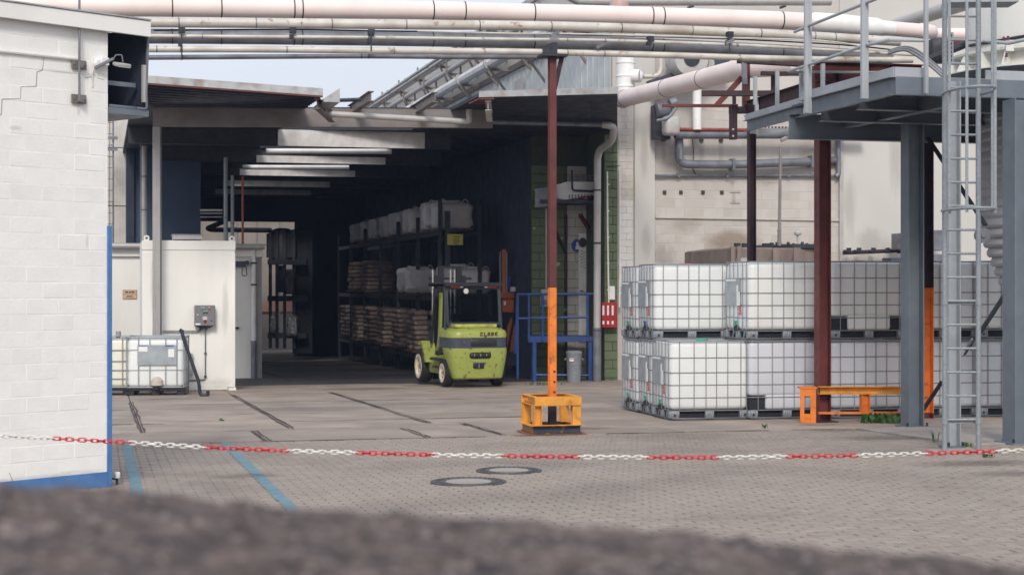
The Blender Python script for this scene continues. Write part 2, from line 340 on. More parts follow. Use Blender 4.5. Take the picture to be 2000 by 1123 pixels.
# concrete slabs on a two-metre grid, joints open
slab_me = {}
def slab(u0, u1, v0, v1, m=CONC, par=None, h=0, gap=.018):
    k = (round(u1 - u0, 2), round(v1 - v0, 2), m.name)
    if k not in slab_me: slab_me[k] = MB().rbox((0, 0, 0), (u1 - u0 - gap, v1 - v0 - gap, .06), .008, 1).mesh('slab', m, ang=20)
    piece('slab', slab_me[k], par or cyard, gp((u0 + u1) / 2, (v0 + v1) / 2, -.03 + h + random.uniform(-.003, .003)), GM)
ue = [.55 + 2.01 * k for k in range(-3, 11)]
ve = [22.55, 24.42, 26.36] + [26.36 + 1.95 * k for k in range(1, 18)]
for a, b in zip(ue, ue[1:]):
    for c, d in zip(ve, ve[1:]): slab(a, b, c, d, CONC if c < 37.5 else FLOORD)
fe = [-5.5, -2.0, 2.0, 4.0, 5.0, 7.4, 9.9, 13, 16.5, 20]
for a, b in zip(fe, fe[1:]): slab(a, b, VB + .02, 22.53)
for a, b in zip([9.75, 12.2, 15, 18], [12.2, 15, 18, 21]): slab(a, b, 17.35, VB - .02, CONCP, h=.012)
JOINT = mat('joint_mastic', (.085, .07, .065), .9, var=.4, scale=8)
# worn steel-edged joint strips that run through the slabs
for i, (u_, a, b) in enumerate(((.55, 22.6, 31), (2.55, 22.9, 33.4), (2.0, VB + .1, 22.4), (4.57, 23.4, 34), (4.0, VB + .1, 22.3), (5.0, VB + .2, 23.2))):
    t = MB()
    for s_ in (-.035, .03):
        q = []
        n = 14
        for k in range(n + 1): q.append((u_ + s_ + random.uniform(-.012, .012), a + (b - a) * k / n, random.uniform(.006, .02)))
        for k in range(n):
            (x0, y0, w0), (x1, y1, w1) = q[k], q[k + 1]
            t.add([gp(x0 - w0, y0, .008), gp(x0 + w0, y0, .008), gp(x1 + w1, y1, .008), gp(x1 - w1, y1, .008)], [(0, 1, 2, 3)])
    t.build('joint_strip', JOINT, cyard)
for k, (v_, a, b) in enumerate(((22.54, -1.5, 4.2), (24.42, -2, .9), (26.36, -2, 3.4), (28.31, -2, 3.2), (24.42, 2.7, 6.2), (26.36, 4.7, 9.0), (30.26, 2.6, 8), (VB + .02, 1.2, 9.5), (32.2, 3, 9))):
    t = MB(); n = 26; w_ = [random.uniform(.008, .028) for _ in range(n + 1)]; y = [v_ + random.uniform(-.012, .012) for _ in range(n + 1)]
    for i in range(n):
        if random.random() < .12: continue
        x0, x1 = a + (b - a) * i / n, a + (b - a) * (i + 1) / n
        t.add([gp(x0, y[i] - w_[i], .0085), gp(x1, y[i + 1] - w_[i + 1], .0085), gp(x1, y[i + 1] + w_[i + 1], .0085), gp(x0, y[i] + w_[i], .0085)], [(0, 1, 2, 3)])
    t.build('joint_strip', JOINT, cyard)
# pavers, 20 x 10 cm, running bond
pv = []
r = 0; v0 = 8.2
while v0 + .1 < VB:
    u0 = -3.6 + (.1 if r % 2 else 0)
    while u0 < 16.5:
        c = gp(u0 + .1, v0 + .05)
        px, py = 1000 + c.x / c.y * F, HY + (CH - c.z) / c.y * F
        pad = u0 > 9.55 and v0 > 17.2
        if -250 < px < 2750 and py < 1240 and not pad: pv.append((c, px, py))
        u0 += .2
    v0 += .1; r += 1
def edge_y(px): return 945 + max(0, px - 100) * .077
near = sorted([q for q in pv if 5 < q[1] < 1995 and q[2] < edge_y(q[1]) - 4], key=lambda q: q[0].y)[:300]
ids = {id(q) for q in near}
me = MB().rbox((0, 0, 0), (.186, .097, .05), .004, 1).mesh('paver', PAVE, ang=20)
for c, px, py in near: piece('paver', me, yard, c + Z * (-.025 + random.uniform(-.002, .002)), GM)
fm = MB(); X0, Y0 = GM.col[0], GM.col[1]
for q in pv:
    if id(q) in ids: continue
    c = q[0] + Z * random.uniform(-.0025, .0025); x, y, x2, y2 = X0 * .0930, Y0 * .0490, X0 * .0905, Y0 * .0465; dn = Z * -.006
    vs = [c - x2 - y2, c + x2 - y2, c + x2 + y2, c - x2 + y2, c - x - y + dn, c + x - y + dn, c + x + y + dn, c - x + y + dn,
          c - x - y + dn * 5, c + x - y + dn * 5, c + x + y + dn * 5, c - x + y + dn * 5]
    fm.add(vs, [(0, 1, 2, 3)] + [(i + o, (i + 1) % 4 + o, (i + 1) % 4 + o - 4, i + o - 4) for o in (4, 8) for i in range(4)])
fo = fm.build('paver_field', PAVES, yard); fo['kind'] = 'stuff'
# painted bay lines, row by row so that the joints stay open
def bayline(u_, wd, a, b):
    t = MB(); v = a
    while v < b:
        j = random.uniform(-.006, .006)
        t.add([gp(u_ - wd / 2 + j, v + .004, .0055), gp(u_ + wd / 2 + j, v + .004, .0055), gp(u_ + wd / 2 + j, v + .095, .0055), gp(u_ - wd / 2 + j, v + .095, .0055)], [(0, 1, 2, 3)]); v += .1
    return t
def uvpix(px, py): return uv(G(px, py))
(ua, va), (ub, vb) = uvpix(246, 866), uvpix(270, 965)
o = tag(bayline((ua + ub) / 2, .10, 12.5, va).build('painted_line', PAINTB), 'worn light blue bay line beside the corner of the white building', 'line', 'blue lines painted on the pavers'); o['kind'] = 'structure'
(ua, va), (ub, vb) = uvpix(432, 851), uvpix(530, 965)
o = tag(bayline((ua + ub) / 2, .105, 12.5, VB - .02).build('painted_line', PAINTB), 'worn light blue bay line slanting across the pavers under the chain', 'line', 'blue lines painted on the pavers'); o['kind'] = 'structure'
# manhole covers
for px, py, rad, lab in ((915, 942, .345, 'round concrete filled manhole cover nearer to the parapet'), (994, 920, .32, 'round concrete filled manhole cover nearer to the yellow base')):
    c = G(px, py) + Z * .004; t = thing('manhole_cover', lab, 'manhole cover', c, 'manhole covers in the pavers')
    b = MB().lathe(c, [(rad * .62, .006), (rad * .66, .011), (rad * .74, .011), (rad * .75, .004), (rad * .8, .004), (rad * .81, .011), (rad * .9, .011), (rad * .91, .005), (rad * .95, .005), (rad, .009), (rad, -.02)], 40)
    for k in range(36):
        q = 2 * math.pi * k / 36; b.box(c + V((math.cos(q), math.sin(q), 0)) * rad * .855 + Z * .013, (rad * .07, .012, .006), Matrix.Rotation(q, 3, 'Z'))
    b.build('cast_ring', CAST, t)
    MB().lathe(c, [(0, .009), (rad * .6, .009), (rad * .62, .0), ], 32).build('concrete_fill', CONCP, t)
# ================================================================ WHITE BUILDING AT THE LEFT EDGE
C0 = G(211, 950); ld = V((.673, .739, 0)).normalized(); ln = V((ld.y, -ld.x, 0)); t0 = C0 - ld * 3
def lw(px, py, out=0.):                   # point on the left wall plane seen at a pixel
    a = (px - 1000) / F; p = C0 + ln * out
    t = (a * p.y - p.x) / (ld.x - a * ld.y); q = p + ld * t
    return V((q.x, q.y, CH + (HY - py) * q.y / F))
lb = thing('white_brick_building', 'white painted block building filling the left edge, blue plinth', 'building', C0)
Lw = 2.6; zt = lw(207, 66).z; zb = C0.z; pl = .135
core = MB().box(C0 - ld * Lw / 2 - ln * .2415 + Z * (zt - zb) / 2 + Z * .0, (Lw - .004, .48, zt - zb + .1), Matrix((ld, -ln, Z)).transposed())
wallp = core.build('wall', WHITEW, lb)
brickwork(wallp, C0 - ld * 2.4 + Z * (pl + .004) - ln * .0155, ld, ln, 2.4, zt - zb - pl, .315, .1405, WHITE, 'block', .0035, .03, .0016)
MB().box(C0 - ld * (Lw / 2) + Z * (pl / 2 - .05) - ln * .2, (Lw + .004, .416, pl + .1), Matrix((ld, -ln, Z)).transposed()).build('plinth', BLUE, lb, bev=.004)
a, b = lw(209, 952), lw(209, 441); x = ld * .028
MB().prism([a + ln * .012 + x * 0 + Z * -.05, a + ln * .012 + x * 1.7 + Z * -.05, b + ln * .012 + x * 1.7, b + ln * .012], -ln * .3).build('corner_guard', BLUE, lb, bev=.003)
# roof fascia
a, b, c, d = lw(-330, -42, .09), lw(295, 42, .09), lw(295, 73, .09), lw(-330, -10, .09)
MB().prism([a, d, c, b], -ln * .03).build('fascia', PANELW, lb, bev=.003)
a2, b2 = a + ln * .012, b + ln * .012
MB().prism([a2 + Z * .004, b2 + Z * .004, b2 + Z * .016, a2 + Z * .016], -ln * .9).build('roof_edge', ROOFE, lb)
CR = mat('dark_crack', (.20, .19, .18), .9, bump=0)  # dark tone of the wall cracks
for pts in ([(86, 112), (83, 137), (72, 141), (71, 169), (41, 170), (40, 193), (4, 194), (3, 224), (-40, 222)], [(166, 152), (180, 151), (181, 172)], [(190, 152), (203, 157)], [(18, 923), (26, 941)]):
    q = [lw(x + random.uniform(-.5, .5), y, .0015) for x, y in pts]; ck = MB()
    for a_, b_ in zip(q, q[1:]): ck.bar(a_, b_, .003, .003)
    ck.build('crack', CR, lb)
# open dark hood hung on the side of the building under the fascia
h0, h1 = lw(208, 222, -.03), lw(288, 214, -.03); hz0, hz1 = h0.z, lw(250, 46, -.03).z
wd = (V((h1.x, h1.y, 0)) - V((h0.x, h0.y, 0))).length; hm = MB(); e = -ln
B0 = V((h0.x, h0.y, 0))
def hp(s, dp, z): return B0 + ld * s + e * dp + Z * z
MH = Matrix((ld, e, Z)).transposed()
MB().box(hp(wd / 2, .62, (hz0 + hz1) / 2), (wd, .03, hz1 - hz0), MH).build('hood_back', NAVY, lb)
MB().box(hp(wd / 2, .3, hz0 + .03), (wd + .02, .62, .06), MH).box(hp(wd / 2, .02, hz0 + .075), (wd - .06, .03, .025), MH).build('hood_sill', GREYP, lb, bev=.004)
MB().box(hp(wd - .012, .3, (hz0 + hz1) / 2 + .03), (.02, .6, hz1 - hz0 - .08), MH).build('hood_side', NAVY, lb)
MB().box(hp(wd / 2 - .03, .1, hz0 + .29), (wd - .08, .03, .04), MH).build('hood_rail', GREYP, lb)
MB().tube(bend([hp(wd - .005, -.02, hz1 - .03), hp(wd - .03, -.02, hz0 + .2), hp(wd - .02, -.02, hz0 + .07), hp(wd - .12, .0, hz0 + .07)], .03), .013, 8).build('hood_cable', GREYPIPE, lb)
MB().box(hp(wd - .045, -.01, hz0 + .3), (.035, .03, .34), MH).build('hood_grille', PALEPIPE, lb)
# pole with wall brackets
pt = thing('wall_pole', 'thin grey pole clamped to the white building by two plates', 'pole', lw(155, 193, .06))
MB().tube([lw(155, 198, .06), lw(155, -60, .06)], .011, 10).build('pole', GREYPIPE, pt)
for py in (127, 194):
    c = lw(154, py, .02); q = MB().box(c, (.15, .012, .08), Matrix((ld, -ln, Z)).transposed()); q.box(c + ln * .03, (.035, .05, .06), Matrix((ld, -ln, Z)).transposed())
    for s_ in (-1, 1): q.cyl(c + ld * .055 * s_, c + ld * .055 * s_ + ln * .014, .009, n=8)
    q.build('bracket_plate', mat('grey_bracket', (.20, .18, .17), .6, dirt=(.1, .05, .03)), pt, bev=.002)
MB().tube([lw(-200, 76, .015), lw(0, 100, .015), lw(152, 116, .015)], .016, 8).build('painted_conduit', WHITEP, lb)
# floodlight on a bracket
ft = thing('floodlight', 'small grey floodlight on an arm at the white building corner', 'lamp', lw(190, 125, .02))
MB().lathe(lw(188, 125, .0), [(.05, 0), (.05, .03), (.03, .05)], 12, M=Matrix((ld, Z, ln)).transposed()).box(lw(203, 121, .03), (.08, .05, .07), Matrix((ld, -ln, Z)).transposed()).build('wall_mount', WHITEP, ft, bev=.004)
MB().bar(lw(186, 133, .03), lw(222, 115, .16), .028, .022).tube(bend([lw(222, 115, .16), lw(226, 108, .17), lw(238, 108, .17), lw(240, 122, .17)], .01), .006, 6).build('arm', GREYPIPE, ft)
hc = lw(238, 127, .2)
MB().rbox(hc, (.13, .11, .03), .01, 2, Matrix((ld, -ln, Z)).transposed() @ Matrix.Rotation(R(12), 3, 'X')).build('lamp_head', PALEPIPE, ft)
MB().box(hc - Z * .019 + ln * .01, (.11, .09, .006), Matrix((ld, -ln, Z)).transposed() @ Matrix.Rotation(R(12), 3, 'X')).build('lens', LAMPC, ft)
MB().tube(bend([lw(170, 122, .01), lw(172, 143, .02), lw(180, 145, .03), lw(184, 128, .03), lw(187, 115, .02), lw(181, 114, .02), lw(181, 170, .01)], .02), .004, 6).build('cable', WHITEP, ft)
# small tap at the foot of the corner
tp = thing('standpipe_tap', 'tiny white capped pipe stub at the foot of the blue corner', 'tap', G(222, 946) + V((.03, 0, 0)))
b0 = tp.location.copy()
MB().cyl(b0, b0 + Z * .06, .012).tube(bend([b0 + Z * .05, b0 + Z * .055 + V((-.05, 0, 0)), b0 + V((-.06, 0, .02))], .01), .008, 8).build('stub', DARK, tp)
MB().lathe(b0 + Z * .06, [(.026, 0), (.03, .01), (.03, .045), (.022, .055), (0, .056)], 14).build('cap', WHITEP, tp)
for px, py, w_, h_ in ((155, 175, .02, .12), (154, 212, .03, .1), (170, 470, .02, .1), (60, 935, .5, .05), (150, 925, .4, .05), (30, 250, .1, .03), (120, 140, .3, .02)):
    stain(ST_DIRT, lb, lw(px, py, .0065), ld * w_, Z * h_)
def gstain(m, px, py, u_, v_, par=None, h=.011):
    c = G(px, py); stain(m, par or (cyard if uv(c)[1] > VB else yard), c + Z * h, X0 * u_, Y0 * v_)
for a in ((ST_RUST, 1120, 838, .9, .5), (ST_RUST, 1040, 850, .5, .22), (ST_RUST, 1600, 830, .5, .3), (ST_OIL, 1900, 905, 1.1, .5), (ST_OIL, 1740, 855, .9, .6), (ST_OIL, 1990, 925, .7, .4), (ST_OIL, 1640, 840, .8, .4),
          (ST_OIL, 930, 758, 1.2, .6), (ST_OIL, 700, 760, 1.5, .8), (ST_PALE, 1300, 838, 1.4, .8), (ST_PALE, 1130, 800, 1.5, 1.2), (ST_OIL, 330, 780, .8, .6), (ST_OIL, 480, 930, .5, .35),  (ST_DIRT, 600, 800, 1.5, 1.0), (ST_DIRT, 900, 810, 1.3, 1.2), (ST_DIRT, 1430, 1010, .8, .3)): gstain(*a)
# ================================================================ HALL CANOPY
Zr = W(300, 210, 34.5).z                  # underside of the roof
Dh = 34.5
hall = thing('hall_canopy', 'dark open loading hall under a flat sheet roof on grey steel beams', 'hall', G(307, 760))
def roof_slab(poly, th=.07, name='roof_sheet', m=ROOFU):
    MB().prism(poly, Z * th).build(name, m, hall)
FLp, FRp = W(262, 160, 31.2), W(630, 187, 31.8)
RLp, RRp = W(935, 189, 32.6), W(1206, 182, 34.2)
def lev(p, z): return V((p.x, p.y, z))
# left roof: front bay, then bays with narrow open slots ahead of each beam
def inner(p, t): return p + VV * t
beams = [34.5, 39.3, 44.7, 50.0, 55.5, 60.5]
ends = [0, 3.0]; slots = []
def roof_strip(pl, pr, t0, t1, z0=None):
    a, b = pl + VV * t0, pr + VV * t0; c, d = pr + VV * t1, pl + VV * t1
    roof_slab([a, b, c, d])
FL2 = lev(onv(FLp, 250), Zr); 
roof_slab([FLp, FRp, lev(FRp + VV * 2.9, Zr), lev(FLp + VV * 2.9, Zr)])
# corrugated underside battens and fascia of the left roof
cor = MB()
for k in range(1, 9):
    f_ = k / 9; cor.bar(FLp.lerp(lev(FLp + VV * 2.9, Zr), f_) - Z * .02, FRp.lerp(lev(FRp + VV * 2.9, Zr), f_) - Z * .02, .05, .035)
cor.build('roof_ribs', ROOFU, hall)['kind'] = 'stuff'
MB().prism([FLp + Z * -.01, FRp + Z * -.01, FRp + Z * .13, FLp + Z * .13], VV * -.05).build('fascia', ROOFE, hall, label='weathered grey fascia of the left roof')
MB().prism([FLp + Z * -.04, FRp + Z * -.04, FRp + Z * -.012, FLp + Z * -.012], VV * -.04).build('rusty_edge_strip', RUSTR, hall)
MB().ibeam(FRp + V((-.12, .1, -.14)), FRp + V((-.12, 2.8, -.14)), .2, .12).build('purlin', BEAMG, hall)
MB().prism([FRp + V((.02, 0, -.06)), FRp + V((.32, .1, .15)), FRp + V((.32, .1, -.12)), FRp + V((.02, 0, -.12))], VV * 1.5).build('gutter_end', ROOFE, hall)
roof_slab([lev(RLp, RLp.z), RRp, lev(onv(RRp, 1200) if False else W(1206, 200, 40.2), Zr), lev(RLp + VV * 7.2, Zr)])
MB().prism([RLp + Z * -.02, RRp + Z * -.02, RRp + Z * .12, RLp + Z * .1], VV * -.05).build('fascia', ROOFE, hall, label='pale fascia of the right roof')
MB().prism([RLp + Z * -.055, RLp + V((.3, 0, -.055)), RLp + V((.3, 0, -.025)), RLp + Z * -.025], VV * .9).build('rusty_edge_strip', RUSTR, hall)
MB().ibeam(RLp + V((.18, .1, -.16)), RLp + V((.18, 2.4, -.16)), .2, .12).build('purlin', BEAMW, hall)
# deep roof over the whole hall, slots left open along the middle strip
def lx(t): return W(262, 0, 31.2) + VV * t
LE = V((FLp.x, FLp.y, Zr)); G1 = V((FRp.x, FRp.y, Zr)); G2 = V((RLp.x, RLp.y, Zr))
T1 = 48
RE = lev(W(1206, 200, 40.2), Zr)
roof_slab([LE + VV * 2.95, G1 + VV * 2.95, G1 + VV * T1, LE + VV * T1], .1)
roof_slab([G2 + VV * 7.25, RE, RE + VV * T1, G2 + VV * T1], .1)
def midstrip(t0, t1): roof_slab([G1 + VV * t0, G2 + VV * (t0 - .7), G2 + VV * (t1 - .7), G1 + VV * t1], .09)
for k, (a, b) in enumerate(((3.6, 6.2), (7.9, 11.3), (13.2, 16.6), (18.5, 22.0), (23.6, 26.8), (28, 47))): midstrip(a, b)
# dark cross beams; their lit middles put in as pale panels
b1a, b1b = W(299, 229, Dh), W(962, 233, 35.4)
MB().channel(b1a, b1b, .39, .14, .014, side=1).build('front_beam', BEAMG, hall, bev=.003)
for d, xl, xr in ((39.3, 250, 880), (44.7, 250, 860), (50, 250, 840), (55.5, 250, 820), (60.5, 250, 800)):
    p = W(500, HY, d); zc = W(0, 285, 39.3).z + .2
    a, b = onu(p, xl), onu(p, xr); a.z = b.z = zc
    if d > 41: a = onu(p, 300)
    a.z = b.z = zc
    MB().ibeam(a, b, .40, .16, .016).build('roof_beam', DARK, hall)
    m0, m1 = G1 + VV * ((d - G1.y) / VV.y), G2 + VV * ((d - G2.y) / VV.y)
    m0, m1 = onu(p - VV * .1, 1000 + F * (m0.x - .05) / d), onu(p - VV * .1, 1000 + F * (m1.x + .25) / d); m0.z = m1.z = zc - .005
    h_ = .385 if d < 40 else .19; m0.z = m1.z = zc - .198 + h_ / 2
    MB().bar(m0, m1, .012, h_).build('lit_beam_panel', BEAMW, hall)
for x0, x1, y, d in ((520, 765, 295.5, 43.3), (474, 682, 327, 48.5)): MB().tube([W(x0, y, d), W(x1, y + .8, d)], .07, 10).build('roof_pipe', WHITEP, hall)
for (x0, y0, d0), (x1, y1, d1) in (((690, 212, 35.2), (725, 184, 33.2)), ((812, 214, 35.4), (850, 186, 33.2))):
    a, b = W(x0, y0, d0), W(x1, y1 + 4, d1)
    MB().ibeam(a - (b - a) * .2, b, .2, .12).build('rafter_stub', BEAMG, hall)
MB().tube([W(640, 197, 34), W(705, 195, 34)], .04, 8).build('tie_rod', DARK, hall)
# post
pb = G(307, 760)
pc = V((W(307, 0, Dh + .05).x, Dh + .05, 0)); pc.z = vz(pc)
MB().ibeam(pc, lev(pc, b1a.z - .2), .16, .16, .012, up=V((0, 1, 0))).build('post', POSTG, hall, bev=.002)
MB().box(pc + Z * .01, (.3, .3, .02)).build('base_plate', POSTG, hall)
# gutter pipe across the gap
q = bend([W(625, 206, 33.9), W(630, 222, 33.9), W(640, 223, 33.9), W(910, 238, 34.6), W(916, 236, 34.6), W(916, 214, 34.6)], .12)
MB().tube(q, .062, 12).build('rainwater_pipe', PALEPIPE, hall)
# right-hand rain pipe with swan neck and long downpipe
dn = G(1166, 745); dt = thing('downpipe', 'long pale downpipe with a swan neck by the white door', 'pipe', dn)
dd = dn.y
MB().tube([W(935, 238, dd - 2.6), W(1178, 244, dd - 1.0)], .055, 10).build('feeder', GREYPIPE, dt)
MB().tube(bend([W(1176, 244, dd - 1.0), W(1190, 245, dd - 1.0), W(1199, 250, dd - .9), W(1196, 275, dd - .7), W(1167, 296, dd), V((dn.x, dn.y, W(0, 640, dd).z))], .25, 6), .085, 12).build('pipe', PALEPIPE, dt)
MB().tube([V((dn.x, dn.y, W(0, 640, dd).z)), dn], .1, 12).build('pipe_foot', GREYPIPE, dt)
for py in (372, 475, 645):
    MB().cyl(V((dn.x, dn.y, W(0, py, dd).z - .02)), V((dn.x, dn.y, W(0, py, dd).z + .02)), .1, n=14).build('clamp', DARK, dt)
# hall enclosure
enc = thing('hall_walls', 'navy sheeted walls closing the dark loading hall', 'wall', G(600, 700))
def wallquad(a, b, z0, z1, th, m, name, par, **kw):
    d = V((b.x - a.x, b.y - a.y, 0)).normalized(); nn = V((d.y, -d.x, 0))
    return MB().prism([V((a.x, a.y, z0)), V((b.x, b.y, z0)), V((b.x, b.y, z1)), V((a.x, a.y, z1))], -nn * th).build(name, m, par, **kw)
pR = W(1040, HY, 41.2); pL = W(262, HY, 45.0)
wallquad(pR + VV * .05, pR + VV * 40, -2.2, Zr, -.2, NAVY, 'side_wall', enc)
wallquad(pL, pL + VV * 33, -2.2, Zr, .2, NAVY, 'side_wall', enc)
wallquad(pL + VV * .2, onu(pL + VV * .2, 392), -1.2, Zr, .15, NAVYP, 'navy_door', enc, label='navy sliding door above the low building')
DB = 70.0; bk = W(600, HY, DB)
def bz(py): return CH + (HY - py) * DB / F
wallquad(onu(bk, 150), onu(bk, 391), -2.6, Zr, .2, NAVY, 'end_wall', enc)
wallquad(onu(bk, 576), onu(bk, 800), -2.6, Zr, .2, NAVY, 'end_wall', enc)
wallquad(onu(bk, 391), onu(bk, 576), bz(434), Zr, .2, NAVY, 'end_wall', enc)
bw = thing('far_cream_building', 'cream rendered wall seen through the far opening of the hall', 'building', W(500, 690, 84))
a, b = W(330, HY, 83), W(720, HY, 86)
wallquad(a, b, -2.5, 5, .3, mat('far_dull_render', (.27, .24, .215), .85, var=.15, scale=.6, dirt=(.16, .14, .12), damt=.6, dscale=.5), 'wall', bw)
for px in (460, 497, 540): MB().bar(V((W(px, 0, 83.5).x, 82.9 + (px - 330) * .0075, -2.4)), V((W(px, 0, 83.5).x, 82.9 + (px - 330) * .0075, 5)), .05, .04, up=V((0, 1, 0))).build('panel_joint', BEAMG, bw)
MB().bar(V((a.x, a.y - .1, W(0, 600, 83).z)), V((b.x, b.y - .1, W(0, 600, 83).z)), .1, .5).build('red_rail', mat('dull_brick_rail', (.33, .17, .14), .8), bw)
# light panelled tower behind the low building
tw = thing('panelled_tower', 'pale panel clad stair tower behind the low white building', 'building', W(240, 690, 47))
a, b = W(120, HY, 46), onu(W(120, HY, 46), 268); tz0, tz1 = -1.2, W(0, 60, 46).z
nn = V((U.y, -U.x, 0))
MB().prism([lev(a, tz0), lev(b, tz0), lev(b, tz1), lev(a, tz1)], VV * 1.2).build('wall', SOIL, tw)
ph = 1.62
for i in range(3):
    for k in range(6):
        x0 = a + U * (i * .78 + .0); 
        MB().box(lev(a + U * ((b - a).length - .38 - i * .74) + nn * .012, tz0 + .85 + k * ph), (.725, .024, ph - .025), RZ).build('panel', TILEW, tw)
lt = thing('cat_ladder', 'dark rung ladder on the pale tower beside the white building', 'ladder', W(212, 690, 45.2))
for px in (199, 221): MB().tube([W(px, 700, 45.2), W(px, 180, 45.2)], .022, 8).build('stile', GREYPIPE, lt)
for k in range(16):
    y = 240 + k * 22; MB().tube([W(199, y, 45.2), W(221, y, 45.2)], .014, 6).build('rung', GREYPIPE, lt)
for py in (270, 292):
    MB().bar(W(199, py, 45.1), W(229, py, 45.1), .06, .08).build('stay', GREYPIPE, lt)
for lab, px, py0, py1, d, rr, m in (('stout grey downpipe on the left of the canopy post', 282, 280, 466, 44, .075, PALEPIPE), ('thin grey conduit left of the stout downpipe', 275, 248, 462, 43.6, .02, GREYPIPE),
        ('galvanised vent pipe, left of two behind the white container', 441, 308, 476, 42.5, .055, GALV), ('galvanised vent pipe, right of two behind the white container', 454, 343, 476, 42.5, .045, GALV),
        ('thin orange upright pipe right of the vent pipes', 474, 345, 476, 42.8, .03, ORM)):
    t = thing('upright_pipe', lab, 'pipe', W(px, py1, d)); MB().tube([W(px, py1 + 12, d), W(px, py0, d)], rr, 10).build('pipe', m, t)
    for k in (.35, .7):
        y = py0 + (py1 - py0) * k; MB().cyl(W(px, y - 1.2, d), W(px, y + 1.2, d), rr * 1.25, n=10).build('collar', GREYPIPE, t)
t = thing('crossing_pipe', 'grey double pipe crossing in front of the vent pipes', 'pipe', W(420, 412, 43.5))
for y in (411, 417, 424): MB().tube([W(391, y, 43.5), W(434, y, 43.5)], .03 if y == 411 else .015, 8).build('pipe', PALEPIPE, t)
t = thing('crossing_pipe', 'black pipe with an elbow crossing the far opening', 'pipe', W(420, 447, 60))
MB().tube(bend([W(440, 432, 60), W(405, 446, 60), W(412, 449, 60), W(530, 450, 60)], .2), .09, 10).build('pipe', DARK, t)
# ================================================================ LOW BUILDING, CONTAINER, LEFT TANKS
lc = G(511, 738); lo = thing('low_white_building', 'low white building with eaves gutter behind the container', 'building', lc)
lz0 = lc.z - .1; lz1 = W(0, 502, lc.y).z; ltop = W(0, 480, lc.y).z
L0 = onu(lc, 150); L0.z = 0; Lr = V((lc.x, lc.y, 0))
wm = MB().prism([lev(L0, lz0 - .3), lev(Lr, lz0), lev(Lr, ltop - .05), lev(L0, ltop - .05)], VV * 6).build('wall', PANELW, lo)
MB().prism([lev(L0 + nn * .1, lz1), lev(Lr + nn * .1 + U * .02, lz1), lev(Lr + nn * .1 + U * .02, ltop), lev(L0 + nn * .1, ltop)], VV * .098).build('eaves_board', PANELW, lo, bev=.004)
MB().prism([lev(L0 + nn * .2, ltop + .003), lev(Lr + nn * .2 + U * .1, ltop + .003), lev(Lr + nn * .2 + U * .1, ltop + .03), lev(L0 + nn * .2, ltop + .03)], VV * 6.3).build('roof', ROOFE, lo)
MB().tube([lev(L0 + nn * .26, ltop - .03), lev(Lr + nn * .26 + U * .05, ltop - .03)], .07, 12).build('gutter', PALEPIPE, lo)
MB().box(lev(Lr, 0) + U * -.09 + nn * .012 + Z * ((lz0 + lz1) / 2), (.19, .02, lz1 - lz0 - .02), RZ).build('corner_pilaster', POSTG, lo)
dp = onu(lc, 495) + nn * .1; dp.z = 0
MB().tube([lev(dp, ltop - .08), lev(dp, W(0, 665, lc.y).z)], .062, 12).build('downpipe', WHITEP, lo)
MB().tube([lev(dp, W(0, 665, lc.y).z), lev(dp, lz0 + .05)], .07, 12).build('downpipe_foot', GREYPIPE, lo)
for py in (514, 556): MB().cyl(lev(dp, W(0, py, lc.y).z - .02), lev(dp, W(0, py, lc.y).z + .02), .08, n=12).build('pipe_clamp', DARK, lo)
wl = onu(lc, 466) + nn * .1; wz = W(0, 516, lc.y).z
MB().box(lev(wl, wz), (.34, .1, .14), RZ).cyl(lev(wl + U * .2, wz + .03) - VV * .1, lev(wl + U * .2, wz + .03), .06).build('wall_lamp', SLATE, lo)
MB().tube(bend([lev(wl + U * .08 + nn * .06, wz - .05), lev(wl + U * .07 + nn * .06, wz - .3), lev(wl + U * .2 + nn * .06, wz - .3), lev(wl + U * .18 + nn * .06, wz - .05)], .1), .012, 6).build('cable_loop', DARK, lo)
MB().box(lev(onu(lc, 462) + nn * .03, W(0, 640, lc.y).z), (.12, .05, .05), RZ).build('door_latch', DARK, lo)
# orange sign on its left part
sp = onu(lc, 253.5) + nn * .015; s_ = lc.y / F; sz = CH + (HY - 575) * sp.y / F
sg = thing('wall_sign', 'small orange two-panel notice on the low white building', 'sign', lev(sp, sz))
MB().box(lev(sp, sz), (27 * sp.y / F, .012, 18 * sp.y / F), RZ).build('frame', mat('brown_sign_frame', (.30, .24, .19), .6), sg)
for dz, hh in ((4.2, 7), (-4.3, 7.4)): MB().box(lev(sp + nn * .008, sz + dz * sp.y / F), (24.6 * sp.y / F, .006, hh * sp.y / F), RZ).build('panel', SIGNO, sg)
pr = MB()
for x0, x1, y, hh in ((-9, -3, 4.4, 3), (-1.5, 3, 4.4, 3), (4, 9, 4.4, 3), (-6, 5, -3, 1.2), (-8, 8, -5.6, 1.0)):
    pr.box(lev(sp + nn * .0125 + U * (x0 + x1) / 2 * sp.y / F, sz + y * sp.y / F), ((x1 - x0) * sp.y / F, .003, hh * sp.y / F), RZ)
pr.build('print', INK, sg)
